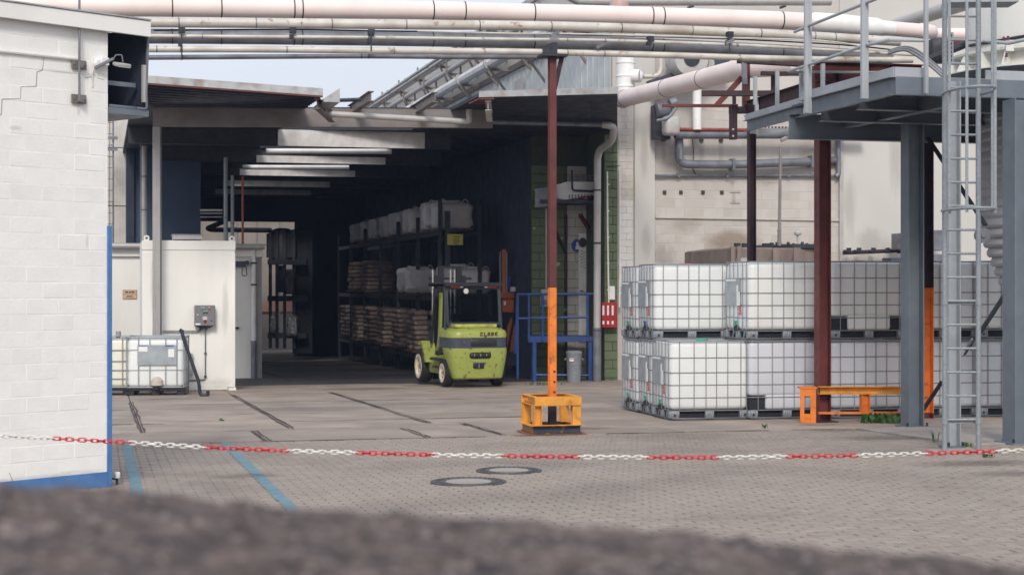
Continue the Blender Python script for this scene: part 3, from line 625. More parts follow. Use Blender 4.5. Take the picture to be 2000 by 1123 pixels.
# white container
k0 = G(369, 763); bx = thing('white_container', 'tall white steel container with lifting lugs and control box', 'container', k0)
cw = 178 * k0.y / F; chh = (763 - 470) * k0.y / F; cdp = 2.2
def cp(x, y, z): return k0 + U * x + VV * y + Z * z
MB().box(cp(0, cdp / 2, chh / 2 + .03), (cw, cdp, chh - .06), RZ).build('body', PANELW, bx, bev=.012)
fr = MB(); h_ = .2
MB().box(cp(0, -.006, chh - h_ / 2), (cw + .02, .03, h_), RZ).build('top_rail', PANELW, bx, bev=.006)
MB().box(cp(-cw / 2 + .12, -.006, (chh - h_) / 2), (.24, .024, chh - h_ - .12), RZ).build('corner_post', PANELW, bx, bev=.006)
MB().box(cp(cw / 2 - .02, -.006, (chh - h_) / 2), (.05, .024, chh - h_ - .12), RZ).build('corner_post', PANELW, bx, bev=.006)
MB().box(cp(0, -.004, .06), (cw - .3, .02, .1), RZ).build('bottom_rail', PANELW, bx, bev=.006)
for x in (-cw / 2 + .1, cw / 2 - .06): MB().box(cp(x, .05, .025), (.16, .2, .05), RZ).build('foot', PANELW, bx)
for x in (-cw / 2 + .09, cw / 2 - .06):
    c = cp(x, .06, chh + .03)
    MB().tube([c + U * .045 * math.cos(q) + Z * .045 * math.sin(q) + Z * .015 for q in [2 * math.pi * i / 16 for i in range(16)]], .018, 6, closed=True).box(c - Z * .045, (.1, .05, .04), RZ).build('lifting_lug', WHITEP, bx)
MB().box(cp(-.01, .5, chh + .075), (.62, .6, .1), RZ).box(cp(-.01, .5, chh + .13), (.66, .64, .02), RZ).build('roof_hatch', PALEPIPE, bx, bev=.01)
def fx(px, py, out=0.): return V(((onu(k0, px) + nn * out).x, (onu(k0, px) + nn * out).y, CH + (HY - py) * onu(k0, px).y / F))
pxm = k0.y / F
bc = fx(399, 616, .12)
cb_ = thing('control_box', 'grey electrical control box with buttons on the white container', 'control box', fx(399, 637, .05))
MB().box(bc, (39 * pxm, .2, 40 * pxm), RZ).build('case', BOXG, cb_, bev=.008)
MB().box(bc + nn * .101, (37.5 * pxm, .012, 38.5 * pxm), RZ).build('door', BOXG, cb_, bev=.004)
dk = bc + nn * .107
def dot(x, y, r, m, name, dep=.02): MB().cyl(dk + U * x * pxm + Z * y * pxm, dk + U * x * pxm + Z * y * pxm + nn * dep, r * pxm, n=12).build(name, m, cb_)
dot(-6.5, 13.5, 1.9, GREENV, 'button'); dot(-2, 13.5, 1.9, GREENV, 'button'); dot(8, 13.5, 1.9, LAMPR, 'button')
dot(-2, 6, 1.9, DARK, 'button'); dot(3, 6, 1.9, DARK, 'button')
for x, y in ((-6.5, 15), (-2, 15), (8, 15), (-2, 7.5), (3, 7.5)): MB().box(dk + U * x * pxm + Z * (y + .9) * pxm + nn * .022, (2.4 * pxm, .004, .9 * pxm), RZ).build('button_tag', STICK, cb_)
for x, y, w_, h2 in ((0, -3.5, 9, 1.6), (-13.5, -16.5, 10, 3), (-13.8, 1.8, 2.4, 1.8), (0, -7, 8, 2)): MB().box(dk + U * x * pxm + Z * y * pxm + nn * .003, (w_ * pxm, .004, h2 * pxm), RZ).build('label_tag', STICK, cb_)
dot(.3, -10.5, 3.2, LAMPR, 'switch_base', .012); MB().box(dk + U * .3 * pxm + Z * -10.5 * pxm + nn * .025, (2.4 * pxm, .03, 5.5 * pxm), RZ).build('switch_handle', DARK, cb_)
dot(12.5, -10, 1.2, DARK, 'lock')
gl = MB()
for x in (-9, -4, 0, 4): gl.cyl(bc + U * x * pxm + Z * -20 * pxm + nn * .02, bc + U * x * pxm + Z * (-26 - abs(x) * .3) * pxm + nn * .02, 1.7 * pxm)
gl.prism([bc + U * -17 * pxm + Z * -20.2 * pxm + nn * .08, bc + U * 17 * pxm + Z * -20.2 * pxm + nn * .08, bc + U * 9 * pxm + Z * -24.5 * pxm + nn * .02, bc + U * -9 * pxm + Z * -24.5 * pxm + nn * .02], VV * .03)
gl.build('cable_glands', DARK, cb_)
cn = thing('cable_conduit', 'thin grey conduit running down the white container from the control box', 'conduit', fx(401, 745, .03))
MB().tube(bend([fx(401, 640, .03), fx(401, 741, .03), fx(365, 743, .03)], .05), .014, 8).build('drop', GREYPIPE, cn)
for y in (646, 649.5): MB().tube(bend([fx(396, 640, .04), fx(388, y, .03), fx(318, y, .03)], .05), .008, 6).build('cable', GREYPIPE, cn)
for y in (690, 735): MB().box(fx(401, y, .03), (.05, .04, .03), RZ).build('clip', DARK, cn)
jb = thing('junction_box', 'small pale grey junction box low on the container beside the tank', 'box', fx(367, 711, .05))
MB().box(fx(367, 711, .08), (17 * pxm, .14, 43 * pxm), RZ).build('case', PLATE, jb, bev=.008)
MB().box(fx(367, 711, .154), (15 * pxm, .01, 40 * pxm), RZ).build('lid', PLATE, jb, bev=.004)
for px, py, w_, h_ in ((330, 735, .3, .5), (430, 750, .4, .2), (440, 600, .1, .8), (300, 560, .1, .9)): stain(ST_DIRT, bx, fx(px, py, .022), U * w_, Z * h_)
# leaning black hand lever of the pump
hb = G(398, 774); lv = thing('tow_handle', 'black tow bar handle leaning beside the left tank', 'handle', hb)
hd = hb.y
MB().tube(bend([W(354, 645, hd), W(362, 672, hd), W(388, 745, hd), W(391, 771, hd), W(406, 772, hd), W(406, 763, hd)], .06), .035, 8).build('bar', DARK, lv)
MB().bar(W(351, 644, hd), W(358, 648, hd), .05, .06).build('grip', BLACK, lv)
# ---------------------------------------------------------------- tanks in cages
def ringpath(x, y, r, z):
    pts = []
    for cx, cy, q0 in ((x - r, y - r, 0), (-x + r, y - r, 90), (-x + r, -y + r, 180), (x - r, -y + r, 270)):
        for k in range(4): q = R(q0 + 30 * k); pts.append(V((cx + r * math.cos(q), cy + r * math.sin(q), z)))
    return pts
def make_tank(label, group):
    t = thing('caged_tank', label, 'tank', (0, 0, 0), group)
    MB().box((0, 0, .132), (1.15, .95, .012)).build('deck', CAGE, t)
    rn = MB().tube(ringpath(.585, .485, .05, .018), .014, 6, closed=True)
    rn.build('base_frame', mat('dark_galvanised', (.16, .165, .18), .5, .5, var=.2), t)
    MB().box((0, 0, .074), (1.1, .84, .096)).build('gap_shade', DEEP, t)  # dark box filling the void under the deck, its shade as colour
    for x in (-.53, 0, .53):
        for y in (-.44, .44):
            f = MB(); s_ = -1 if y < 0 else 1; w_ = .15 if x else .13
            f.box((x, y, .075), (w_, .1, .1))
            for k in range(4): f.cyl((x - w_ / 2 + .02 + k * w_ / 4, y + s_ * .05, .025), (x - w_ / 2 + .02 + k * w_ / 4, y + s_ * .05, .125), .012, n=6)
            fo = f.build('foot', GALV, t, bev=.006)
            if x: MB().cyl((x, y + s_ * .045, .07), (x, y + s_ * .066, .07), .018, n=10).build('foot_hole', INK, fo)
    for x in (-.53,):
        for y in (0,): MB().box((x - .02, y, .075), (.09, .12, .1)).build('foot', GALV, t, bev=.006)
    for y in (-.22, .22): MB().prism([(-.585, y - .1, .125), (-.585, y - .04, .125), (-.585, y + .0, .03), (-.585, y - .03, .03)], (.02, 0, 0)).build('side_gusset', GALV, t)
    for z in (.32, .505, .685, .9): MB().tube(ringpath(.592, .492, .07, z), .0076, 6, closed=True).build('ring_bar', CAGE, t)
    MB().tube(ringpath(.592, .492, .07, 1.138), .011, 8, closed=True).build('top_rail', CAGE, t)
    vb = MB().tube([(0, 0, .14), (0, 0, 1.128)], .0064, 6).mesh('vertical_bar', CAGE)
    fxs = [-.46, -.24, -.06, .1, .27, .47]
    for x in fxs + [.0]:
        for y in (-.5, .5):
            if x == 0: continue
            piece('vertical_bar', vb, t, (x, y, 0))
    for y in (-.4, -.24, -.05, .12, .28, .42):
        for x in (-.6, .6): piece('vertical_bar', vb, t, (x, y, 0))
    bt = MB().rbox((0, 0, .636), (1.178, .978, .985), .075, 4, sub=0).build('bottle', HDPE, t)
    MB().lathe((0.05, .05, 1.112), [(.12, 0), (.12, .012), (.09, .016), (.09, .05), (0, .052)], 20).build('lid', REDM, t)
    MB().box((-.606, .15, .695), (.008, .6, .4)).build('label_plate', PLATE, t)
    MB().box((-.612, -.1, .60), (.005, .13, .2)).box((-.612, -.06, .75), (.005, .06, .1)).build('sticker', STICK, t)
    MB().box((-.612, .2, .875), (.005, .4, .03)).build('sticker', STICK, t)
    rp = MB()
    for k in range(6): rp.box((-.594, -.13 + random.uniform(-.01, .01), .37 + k * .024), (.006, random.uniform(.05, .11), .014))
    rp.build('red_marking', REDM, t)
    vl = MB().cyl((-.57, -.02, .19), (-.63, -.02, .19), .03, n=12).cyl((-.615, -.02, .19), (-.615, -.02, .13), .033, n=12).build('valve', BLACKP, t)
    MB().bar((-.625, -.02, .21), (-.625, -.02, .27), .025, .04).bar((-.625, -.07, .265), (-.625, .04, .265), .016, .02).build('valve_handle', GREENV, vl)
    return t
def notch_mesh(m, left, right):
    b = MB().rbox((0, 0, .73), (1.178, .978, .795), .06, 4); x0 = -.589 + (.25 if left else 0); x1 = .589 - (.25 if right else 0)
    return b.rbox(((x0 + x1) / 2, 0, .25), (x1 - x0, .978, .22), .04, 3).mesh('bottle', m)
ALT = {}
def restyle(t, filled=False, notch=None, valve=None, lid=None, plate=True):  # filled swaps in the greyer plastic
    for c in list(t.children):
        n = c.name.split('.')[0]
        if n == 'bottle':
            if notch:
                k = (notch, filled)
                if k not in ALT: ALT[k] = notch_mesh(HDPEG if filled else HDPE, *notch)
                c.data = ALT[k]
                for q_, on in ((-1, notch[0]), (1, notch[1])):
                    if on: MB().box((q_ * .46, 0, .235), (.235, .93, .18)).build('hollow_shade', DEEP, t)  # dark box put in as the shade inside the hollow corner
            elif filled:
                c.material_slots[0].link = 'OBJECT'; c.material_slots[0].material = HDPEG
        if n in ('valve',) and valve:
            for o in list(c.children): o.material_slots[0].link = 'OBJECT'; o.material_slots[0].material = valve
        if n == 'lid' and lid: c.material_slots[0].link = 'OBJECT'; c.material_slots[0].material = lid
        if not plate and n in ('label_plate', 'sticker', 'red_marking', 'valve'):
            for o in list(c.children): bpy.data.objects.remove(o)
            bpy.data.objects.remove(c)
TG = 'caged plastic tanks stacked beside the yard'
proto = make_tank('', TG)
A = G(1309, 821)
TH_ = 1.152
def corner(px, py=None, d=None):          # front left foot of a tank seen in column px
    if py: return G(px, py)
    a = (px - 1000) / F; p = V((a * d, d, 0)); p.z = vz(p); return p
cA = A
VB_ = Matrix.Rotation(R(10), 3, 'Z') @ V((0, 1, 0)); c2 = cA + VB_ * 1.06 + U * .045; c2b = c2 + VB_ * 1.06
cB = corner(1463, d=cA.y + .10); cC = corner(1624, d=cA.y + .16); cD = corner(1770, d=cA.y + .3); cE = corner(1913, d=cA.y + .42)
spec = [(cA, 0, 10.5, 'single white tank standing in front, with no tank on top', {'lid': GREENV}),
 (c2, 0, 10, 'lower white tank of the second row, its front hidden by the single front tank', {}),
 (c2, 1, 10, 'upper white tank at the left end with blue valve and grey label plate', {'valve': BLUEV}),
 (c2b, 0, 10.2, 'lower tank at the very back left, beside the red cabinet', {}),
 (c2b, 1, 10.4, 'upper tank at the very back left, against the green wall', {}),
 (cB, 0, 12.5, 'lower greyish tank between the front white tank and red post', {'filled': True, 'notch': (True, False)}),
 (cB, 1, 13.5, 'upper white tank with pale plate just left of the red post', {'lid': GREENV}),
 (cC, 0, 12.5, 'lower greyish tank behind the orange guard rail', {'filled': True}),
 (cC, 1, 12.5, 'upper white tank with two dark lower corners right of the red post', {'notch': (True, True)}),
 (cD, 0, 12.5, 'lower greyish tank behind the orange column', {'filled': True}),
 (cD, 1, 12.5, 'upper white tank behind the orange column and ladder', {}),
 (cE, 0, 12.5, 'lower greyish tank at the right end behind the ladder', {'filled': True}),
 (cE, 1, 12.5, 'upper white tank at the right end behind the ribbed silo hopper', {})]
first = True
for c, lvl, yaw, lab, kw in spec:
    t = proto if first else copy_tree(proto0); 
    if first: proto0 = copy_tree(proto); first = False
    m = Matrix.Rotation(R(yaw), 3, 'Z'); loc = c + m @ V((.6, .5, 0)); loc.z = vz(c + m @ V((.6, .1, 0))) + lvl * TH_ + .004
    restyle(t, **kw); t.location = loc; t.rotation_euler = (0, 0, R(yaw)); t['label'] = lab; t['group'] = TG
def kill(o):
    for c in list(o.children): kill(c)
    bpy.data.objects.remove(o)
kill(proto0)
# left tanks: black pallets
def make_tank_b(label, grid):
    t = thing('caged_tank', label, 'tank', (0, 0, 0), 'tanks on black pallets by the white container')
    p = MB().box((0, 0, .115), (1.16, .98, .05))
    for x in (-.5, 0, .5): p.box((x, 0, .045), (.16, .96, .09))
    p.build('pallet', BLACKP, t, bev=.01)
    MB().rbox((0, 0, .64), (1.1, .95, .98), .09, 4).build('bottle', HDPE if not grid else HDPEY, t)
    MB().tube(ringpath(.575, .49, .06, 1.15), .018, 8, closed=True).build('top_rail', GALV, t)
    MB().tube(ringpath(.575, .49, .06, .16), .014, 8, closed=True).build('bottom_rail', GALV, t)
    vb = MB().box((0, 0, .65), (.02, .014, .98)).mesh('vertical_bar', GALV)
    for x in (-.555, -.33, -.11, .2, .42, .555):
        for y in (-.495, .495): piece('vertical_bar', vb, t, (x, y, 0))
    vs = MB().box((0, 0, .65), (.014, .02, .98)).mesh('vertical_bar', GALV)
    for y in (-.4, -.15, .15, .4):
        for x in (-.578, .578): piece('vertical_bar', vs, t, (x, y, 0))
    if grid:
        for z in (.33, .5, .68, .9): MB().tube(ringpath(.585, .5, .06, z), .009, 6, closed=True).build('ring_bar', CAGE, t)
    else:
        for z in (.5, .9): MB().tube(ringpath(.57, .485, .06, z), .006, 6, closed=True).build('ring_bar', CAGE, t)
        MB().box((.03, -.507, .8), (.76, .008, .4)).build('label_plate', PLATE, t)
        MB().box((-.24, -.513, .93), (.17, .004, .12)).build('sticker', STICK, t)
        MB().box((-.24, -.516, .985), (.17, .004, .02)).box((.28, -.516, .985), (.16, .004, .02)).build('sticker_stripe', BLUEV, t)
        MB().box((.31, -.513, .84), (.115, .004, .16)).build('sticker', STICK, t)
        MB().lathe((.03, -.475, .2), [(.13, 0), (.12, .1), (.06, .16), (0, .17)], 16).build('outlet_recess', mat('stained_plastic', (.5, .44, .38), .5), t)
        v = MB().cyl((.03, -.47, .19), (.03, -.57, .19), .035).cyl((.03, -.55, .19), (.03, -.55, .12), .04).build('valve', BLACKP, t)
        MB().bar((-.03, -.56, .245), (.09, -.56, .245), .03, .03).build('valve_handle', BLUEV, v)
    MB().lathe((.0, .0, 1.12), [(.1, 0), (.1, .03), (0, .03)], 16).build('lid', BLACKP, t)
    return t
p = G(303.5, 772); t = make_tank_b('caged tank with wide grey label plate and blue tap on black pallet', False)
t.rotation_euler = (0, 0, R(6)); t.location = p + Matrix.Rotation(R(6), 3, 'Z') @ V((0, .5, 0)); t.location.z = vz(p)
p = G(192, 772); t = make_tank_b('yellowish caged tank half hidden by the blue building corner', True)
t.rotation_euler = (0, 0, R(6)); t.location = p + V((0, .5, 0)); t.location.z = vz(p)
t = thing('pipe_coupling', 'small grey coupling lying on top of the half hidden tank', 'coupling', W(231, 655, 31.9))
MB().box(W(231, 652, 32.6), (.08, .1, .1)).cyl(W(227, 657, 32.6), W(234, 657, 32.6), .03).build('body', GALV, t)
# ================================================================ TALL BUILDING ON THE RIGHT
KD = 40.0
kc = W(1196, HY, KD)                       # corner of the facade
tb = thing('tall_factory_building', 'tall cream factory building behind the tanks with pipes on its side wall', 'building', lev(kc, -1.2))
ZT = W(870, 115, onv(kc, 870).y).z; ZC = W(1000, 135, onv(kc, 1000).y).z
def fw(px, py, out=0.):                    # point on the facade plane seen at a pixel
    p = onu(kc + nn * out, px); return V((p.x, p.y, CH + (HY - py) * p.y / F))
fe_ = onu(kc, 2300)
# facade core and side wall
MB().prism([lev(kc + VV * .03, -2), lev(fe_ + VV * .03, -2), lev(fe_ + VV * .03, ZT), lev(kc + VV * .03, ZT)], VV * .5).build('front_wall', CREAMW, tb)
MB().prism([lev(kc + VV * .55, ZC), lev(kc + VV * 42, ZC), lev(kc + VV * 42, ZT), lev(kc + VV * .55, ZT)], U * .4).build('side_wall', SMOOTHW, tb)
MB().prism([lev(kc + VV * .55 - U * .06, ZT - .05), lev(kc + VV * 42 - U * .06, ZT - .05), lev(kc + VV * 42 - U * .06, ZT + .12), lev(kc + VV * .55 - U * .06, ZT + .12)], U * .5).build('parapet_capping', ROOFE, tb)
MB().prism([lev(kc + VV * .1 - U * .1, ZC - .12), lev(kc + VV * 42 - U * .1, ZC - .12), lev(kc + VV * 42 - U * .1, ZC + .05), lev(kc + VV * .1 - U * .1, ZC + .05)], U * .1).build('ledge', BEAMG, tb)
# grey sheet cladding below the ledge, sheet by sheet
sh = MB().box((0, 0, 0), (.03, .47, ZC - Zr + .6)).box((-.018, .2, 0), (.02, .05, ZC - Zr + .6)).mesh('cladding_sheet', GREYCLAD)
for k in range(40): piece('cladding_sheet', sh, tb, lev(kc + VV * (.3 + k * .5) - U * (.02 + random.uniform(0, .006)), (ZC + Zr - .84) / 2 + .0), RZ)
MB().prism([lev(kc + VV * 20.3 - U * .02, Zr - .4), lev(kc + VV * 42 - U * .02, Zr - .4), lev(kc + VV * 42 - U * .02, ZC - .12), lev(kc + VV * 20.3 - U * .02, ZC - .12)], U * .3).build('lower_side_wall', SMOOTHW, tb)
o_ = onv(kc, 1018) - U * .05
MB().box(lev(o_, ZC - 1.3), (.05, 1.1, 1.7), RZ).build('cladding_door', PALEPIPE, tb)
# facade masonry: pier tiles, pilaster, block wall, smooth render
def strip(x0, x1, y0, y1, out, m, name, th=.1):
    a, b = fw(x0, y1, out), fw(x1, y1, out); zt_ = fw((x0 + x1) / 2, y0, out).z; zb_ = fw((x0 + x1) / 2, y1, out).z
    return MB().prism([lev(a, zb_), lev(b, zb_), lev(b, zt_), lev(a, zt_)], VV * th).build(name, m, tb)
strip(1240, 1279, -60, 770, .16, SMOOTHW, 'pilaster', .2)
def blocks(x0, x1, y0, y1, bl, bh, m, name, out, jit=.003, keep=None, par=None):
    a = fw(x0, y1, out); b = fw(x1, y1, out); wid = (lev(b, 0) - lev(a, 0)).length
    return brickwork(par or tb, a, U, nn, wid, fw(x0, y0, out).z - a.z, bl, bh, m, name, .005, .04, jit, keep)
pier = strip(1196, 1241, 60, 770, .03, CREAMW, 'pier', .06)
blocks(1207, 1240, 208, 395, .40, .160, TILEW, 'tile', .018, .0025, par=pier)
blocks(1208, 1240, 395, 560, .40, .160, mat('white_tile', (.74, .73, .70), .45, var=.04, rnd=.03), 'tile', .022, .0025, par=pier)
bwall = strip(1279, 1640, 60, 770, .0, CREAMW, 'block_wall', .06)
blocks(1279, 1640, 190, 545, .50, .215, CREAMW, 'block', -.015, .0025, par=bwall)
strip(1640, 2290, -95, 770, .05, SMOOTHW, 'rendered_wall', .08)
strip(1279, 1640, -95, 60, .012, SMOOTHW, 'rendered_wall', .06)
MB().bar(fw(1643, 770, .08), fw(1643, 250, .08), .1, .05, up=nn).build('wall_joint', PALEPIPE, tb)
MB().bar(fw(1280, 424, .04), fw(1640, 430, .04), .03, .05).build('string_course', CREAMW, tb)
for px in (1298, 1330, 1373, 1410): MB().box(fw(px, 376, .025), (.088, .02, .088), RZ).build('wall_socket_hole', INK, tb)
for px in (1296, 1370, 1408): MB().box(fw(px, 272, .04), (.09, .07, .11), RZ).build('pipe_pad', INK, tb)
MB().box(fw(1436, 375, .024), (.27, .01, .035), RZ).box(fw(1436, 396, .024), (.25, .01, .03), RZ).box(fw(1434, 386, .024), (.06, .01, .2), RZ).build('ghost_marking', mat('faded_wall_mark', (.44, .40, .36), .8), tb)
GREENJ = mat('dark_green_joint', (.055, .065, .042), .85)
# annex with green painted blocks under the canopy
an = thing('green_block_annex', 'green painted block wall with white door inside the hall mouth', 'wall', W(1110, 745, 41))
ad = W(1040, HY, 41.0); aw = onu(ad, 1196)
def aw_(px, py, out=0.): p = onu(ad + nn * out, px); return V((p.x, p.y, CH + (HY - py) * p.y / F))
zg = -1.15
acore = MB().prism([lev(ad, zg - .3), lev(aw, zg - .3), lev(aw, Zr), lev(ad, Zr)], VV * .2).build('wall', GREENJ, an)
def ablk(x0, x1, bl, bh, m, zt=None):
    a = lev(aw_(x0, 600, .012), zg); b = aw_(x1, 600, .012)
    brickwork(acore, a, U, nn, (lev(b, zg) - a).length, (zt or aw_(x0, 330).z) - zg, bl, bh, m, 'block', .009, .04, .003)
ablk(1038, 1105, .42, .215, GREENW); ablk(1107, 1166, .42, .215, CREAMW)
MB().prism([lev(aw_(1180, 600, 1.58), zg - .3), lev(aw_(1206, 600, 1.58), zg - .3), lev(aw_(1206, 600, 1.58), Zr), lev(aw_(1180, 600, 1.58), Zr)], VV * 1.5).build('green_pier', GREENJ, an)
a = lev(aw_(1180, 600, 1.61), zg); brickwork(acore, a, U, nn, (lev(aw_(1206, 600, 1.61), zg) - a).length, Zr - zg, .42, .215, GREENW, 'block', .009, .04, .003)
MB().bar(aw_(1105.5, 745, .06), aw_(1105.5, 420, .06), .06, .05, up=nn).build('corner_trim', DARKR, an)
dr = MB().prism([aw_(1131, 668, .07), aw_(1165, 668, .07), aw_(1165, 456, .07), aw_(1131, 456, .07)], VV * .05).build('door', WHITEP, an, bev=.004)
MB().tube(bend([aw_(1133, 568, .07), aw_(1133, 568, .16), aw_(1139, 568, .16)], .02), .014, 6).build('handle', DARK, dr)
for y in (462, 480, 640): MB().box(aw_(1162, y, .085), (.05, .04, .1), RZ).build('hinge', DARK, dr)
MB().box(aw_(1155, 463, .1), (.14, .06, .06), RZ).build('door_closer', GREYPIPE, dr)
ns = MB()
MB().box(aw_(1138.5, 506, .08), (.17, .012, .42), RZ).build('notice', STICK, dr)
for k in range(12):
    ns.box(aw_(1136 + (k % 2) * 5, 490 + k * 3, .09), (.05, .006, .012), RZ)
ns.build('notice_print', INK, dr)
def disc(parent, px, py, r, sy, m, name, out): 
    c = aw_(px, py, out); MB().lathe(c, [(0, .012), (r * .97, .012), (r, .008), (r, 0)], 24, M=Matrix((U, Z * sy, nn)).transposed()).build(name, m, parent)
disc(an, 1127.5, 480, .15, 1.1, BLUEV, 'round_blue_sign', .03); MB().box(aw_(1127.5, 478, .046), (.05, .006, .12), RZ).box(aw_(1127.5, 484, .046), (.09, .006, .08), RZ).build('sign_figure', STICK, an)
disc(dr, 1138, 474, .1, 1.2, INK, 'round_black_sign', .08)
hk = thing('wall_hydrant_cabinet', 'red wall cabinet with white slotted labels next to the tanks', 'cabinet', aw_(1189, 640, 1.7))
def ay(px, py, out=1.66): return aw_(px, py, out)
cx_, wz_ = ay(1188, 615, 1.75), 31 * 39.6 / F
MB().box(cx_, (wz_, .22, 49 * 39.6 / F), RZ).build('case', REDB, hk, bev=.008)
for k in range(3):
    for y, h2 in ((600, .08), (609, .16), (630, .08)):
        MB().box(ay(1178.5 + k * 9, y, 1.863), (.045, .008, h2), RZ).build('label', STICK, hk)
MB().box(ay(1195, 572, 1.67), (.13, .07, .32), RZ).build('small_panel', WHITEP, hk)
for lab, px, y0, y1 in (('white conduit on the green pier, bending at its foot', 1186, 335, 592), ('white conduit at the edge of the green pier beside tiles', 1210, 325, 600)):
    t = thing('white_conduit', lab, 'conduit', ay(px, y1, 1.66))
    MB().tube(smooth_path([ay(px, y0, 1.66), ay(px + 1, (y0 + y1) / 2, 1.66), ay(px + (3 if px < 1200 else 0), y1, 1.66)]), .02, 8).build('pipe', WHITEP, t)
    for k in range(5): y = y0 + (y1 - y0) * (k + .5) / 5; MB().box(ay(px + 1.5, y, 1.64), (.06, .04, .02), RZ).build('clip', WHITEP, t)
MB().tube([ay(1186, 326, 1.65), ay(1210, 324, 1.65)], .012, 6).build('cable', DARK, an)
MB().tube([aw_(1167, 693, .1), aw_(1210, 693, .1)], .02, 6).build('low_pipe', DARKR, an)
# cable run left of door, switch box
t = thing('switch_box', 'pale switch box on the green wall with a conduit above', 'switch box', aw_(1063, 600, .05))
MB().box(aw_(1063, 582, .08), (.18, .14, .43), RZ).build('case', PALEPIPE, t, bev=.006)
MB().box(aw_(1063, 590, .155), (.12, .02, .12), RZ).cyl(aw_(1066, 592, .15), aw_(1066, 592, .2), .025).build('switch', GREYPIPE, t)
MB().tube([aw_(1067, 565, .05), aw_(1067, 408, .05)], .024, 8).build('conduit', PALEPIPE, t)
# white unit on its platform above the door
t = thing('ventilation_unit', 'white ventilation unit on a dark shelf above the door', 'ventilation unit', aw_(1125, 392, .6))
vd = .75
MB().prism([aw_(1086, 388, vd), aw_(1107, 391, vd + .25), aw_(1107, 356, vd + .25), aw_(1086, 361, vd)], U * .02 + VV * .5).build('side_panel', WHITEP, t)
MB().prism([aw_(1108, 390, vd + .25), aw_(1160, 383, vd - .05), aw_(1160, 355, vd - .05), aw_(1108, 355, vd + .25)], VV * .5).build('case', WHITEP, t, bev=.01)
MB().tube(bend([aw_(1117, 332, vd + .3), aw_(1118, 372, vd + .3), aw_(1158, 374, vd)], .08), .025, 8).tube([aw_(1133, 385, vd + .1), aw_(1158, 384, vd)], .02, 6).build('hose', DARK, t)
for k in range(8): MB().box(aw_(1112 + k * 6, 384, vd + .24 - k * .035), (.03, .05, .1), RZ).build('louvre', GREYPIPE, t)
MB().box(aw_(1144, 388, vd + .08), (.09, .03, .05), RZ).build('red_tag', REDM, t)
for y in (352, 346): MB().tube([aw_(1112, y, vd), aw_(1160, y - 2, vd)], .012, 6).build('guard_rail', GREYPIPE, t)
for px in (1128, 1141, 1152): MB().tube([aw_(px, 356, vd), aw_(px, 340, vd)], .012, 6).build('guard_post', GREYPIPE, t)
t = thing('wall_shelf', 'grey sided shelf below the ventilation unit carried by oxide struts', 'shelf', aw_(1100, 395, .5))
MB().box(lev(aw_(1105, 394, .5), aw_(1105, 392, .5).z - .05), (1.5, 1.0, .08), RZ).build('deck', DARK, t)
MB().prism([aw_(1045, 405, .9), aw_(1086, 402, .9), aw_(1086, 364, .9), aw_(1045, 369, .9)], VV * .04).build('side_plate', GREYPIPE, t)
MB().bar(aw_(1133, 420, .8), aw_(1160, 462, .1), .08, .08).build('strut', RUSTR, t); MB().bar(aw_(1082, 448, .8), aw_(1105, 492, .1), .07, .07).build('strut', DARK, t)
# ---- pipes on the facade
def fpipe(lab, pts, r, m, rb=.2, n=10, name='wall_pipe', clamps=0):
    q = [fw(*p) for p in pts]; t = thing(name, lab, 'pipe', q[0])
    MB().tube(bend(q, rb), r, n).build('pipe', m, t)
    for k in range(clamps):
        f_ = (k + .5) / clamps; i = min(int(f_ * (len(q) - 1)), len(q) - 2); p = q[i].lerp(q[i + 1], f_ * (len(q) - 1) - i)
        MB().box(p, (.07, r * 2.6, r * 2.7), RZ).build('clamp', GREYPIPE, t)
    return t
fpipe('dark grey thin pipe running level along the block wall', [(1279, 343, .1), (1400, 343, .1), (1560, 343, .1), (1640, 344, .1)], .035, GREYPIPE, clamps=4)
fpipe('fat grey pipe dropping and turning along the block wall', [(1326, 262, .3), (1326, 321, .3), (1430, 322, .3), (1560, 317, .3), (1630, 314, .1)], .105, GREYPIPE, .25, 12, clamps=3)
fpipe('dark horizontal pipe under the red pipe on the block wall', [(1318, 263, .5), (1450, 263, .5), (1690, 261, .5)], .11, GREYPIPE, .2, 12)
fpipe('thin red pipe with a rising elbow on the facade', [(1323, 236, .6), (1323, 253, .6), (1440, 254, .6), (1684, 255, .6)], .04, COPPER, .2)
fpipe('bundle of dark cables at the corner of the rendered wall', [(1637, 262, .15), (1638, 340, .15), (1632, 345, .15)], .06, GREYPIPE, .2)
fpipe('white vertical pipe above the red pipe', [(1361, 254, .6), (1361, 150, .6)], .11, WHITEP, .1, 12)
fpipe('pair of thin loose cables hanging on the block wall', [(1352, 268, .05), (1355, 300, .06), (1352, 330, .05), (1360, 342, .06)], .012, DARK, .3, 6)
for i, (lab, px) in enumerate((('thin pale drop pipe, left of two above the rendered wall', 1626), ('thin pale drop pipe, right of two above the rendered wall', 1636))): fpipe(lab, [(px, 252, .5), (px, 195, .5)], .045, PALEPIPE, .1)
vp = thing('vent_stack', 'thin upright steel vent pipe behind the tanks', 'pipe', fw(1523, 480, 3.0))
MB().tube([fw(1522, 480, 3), fw(1522.5, 440, 3), fw(1524.5, 288, 3)], [.048, .036, .034], 10).cyl(fw(1522, 452, 3), fw(1522, 449, 3), .05).build('pipe', mat('brown_steel_pipe', (.25, .22, .21), .45, .4), vp)
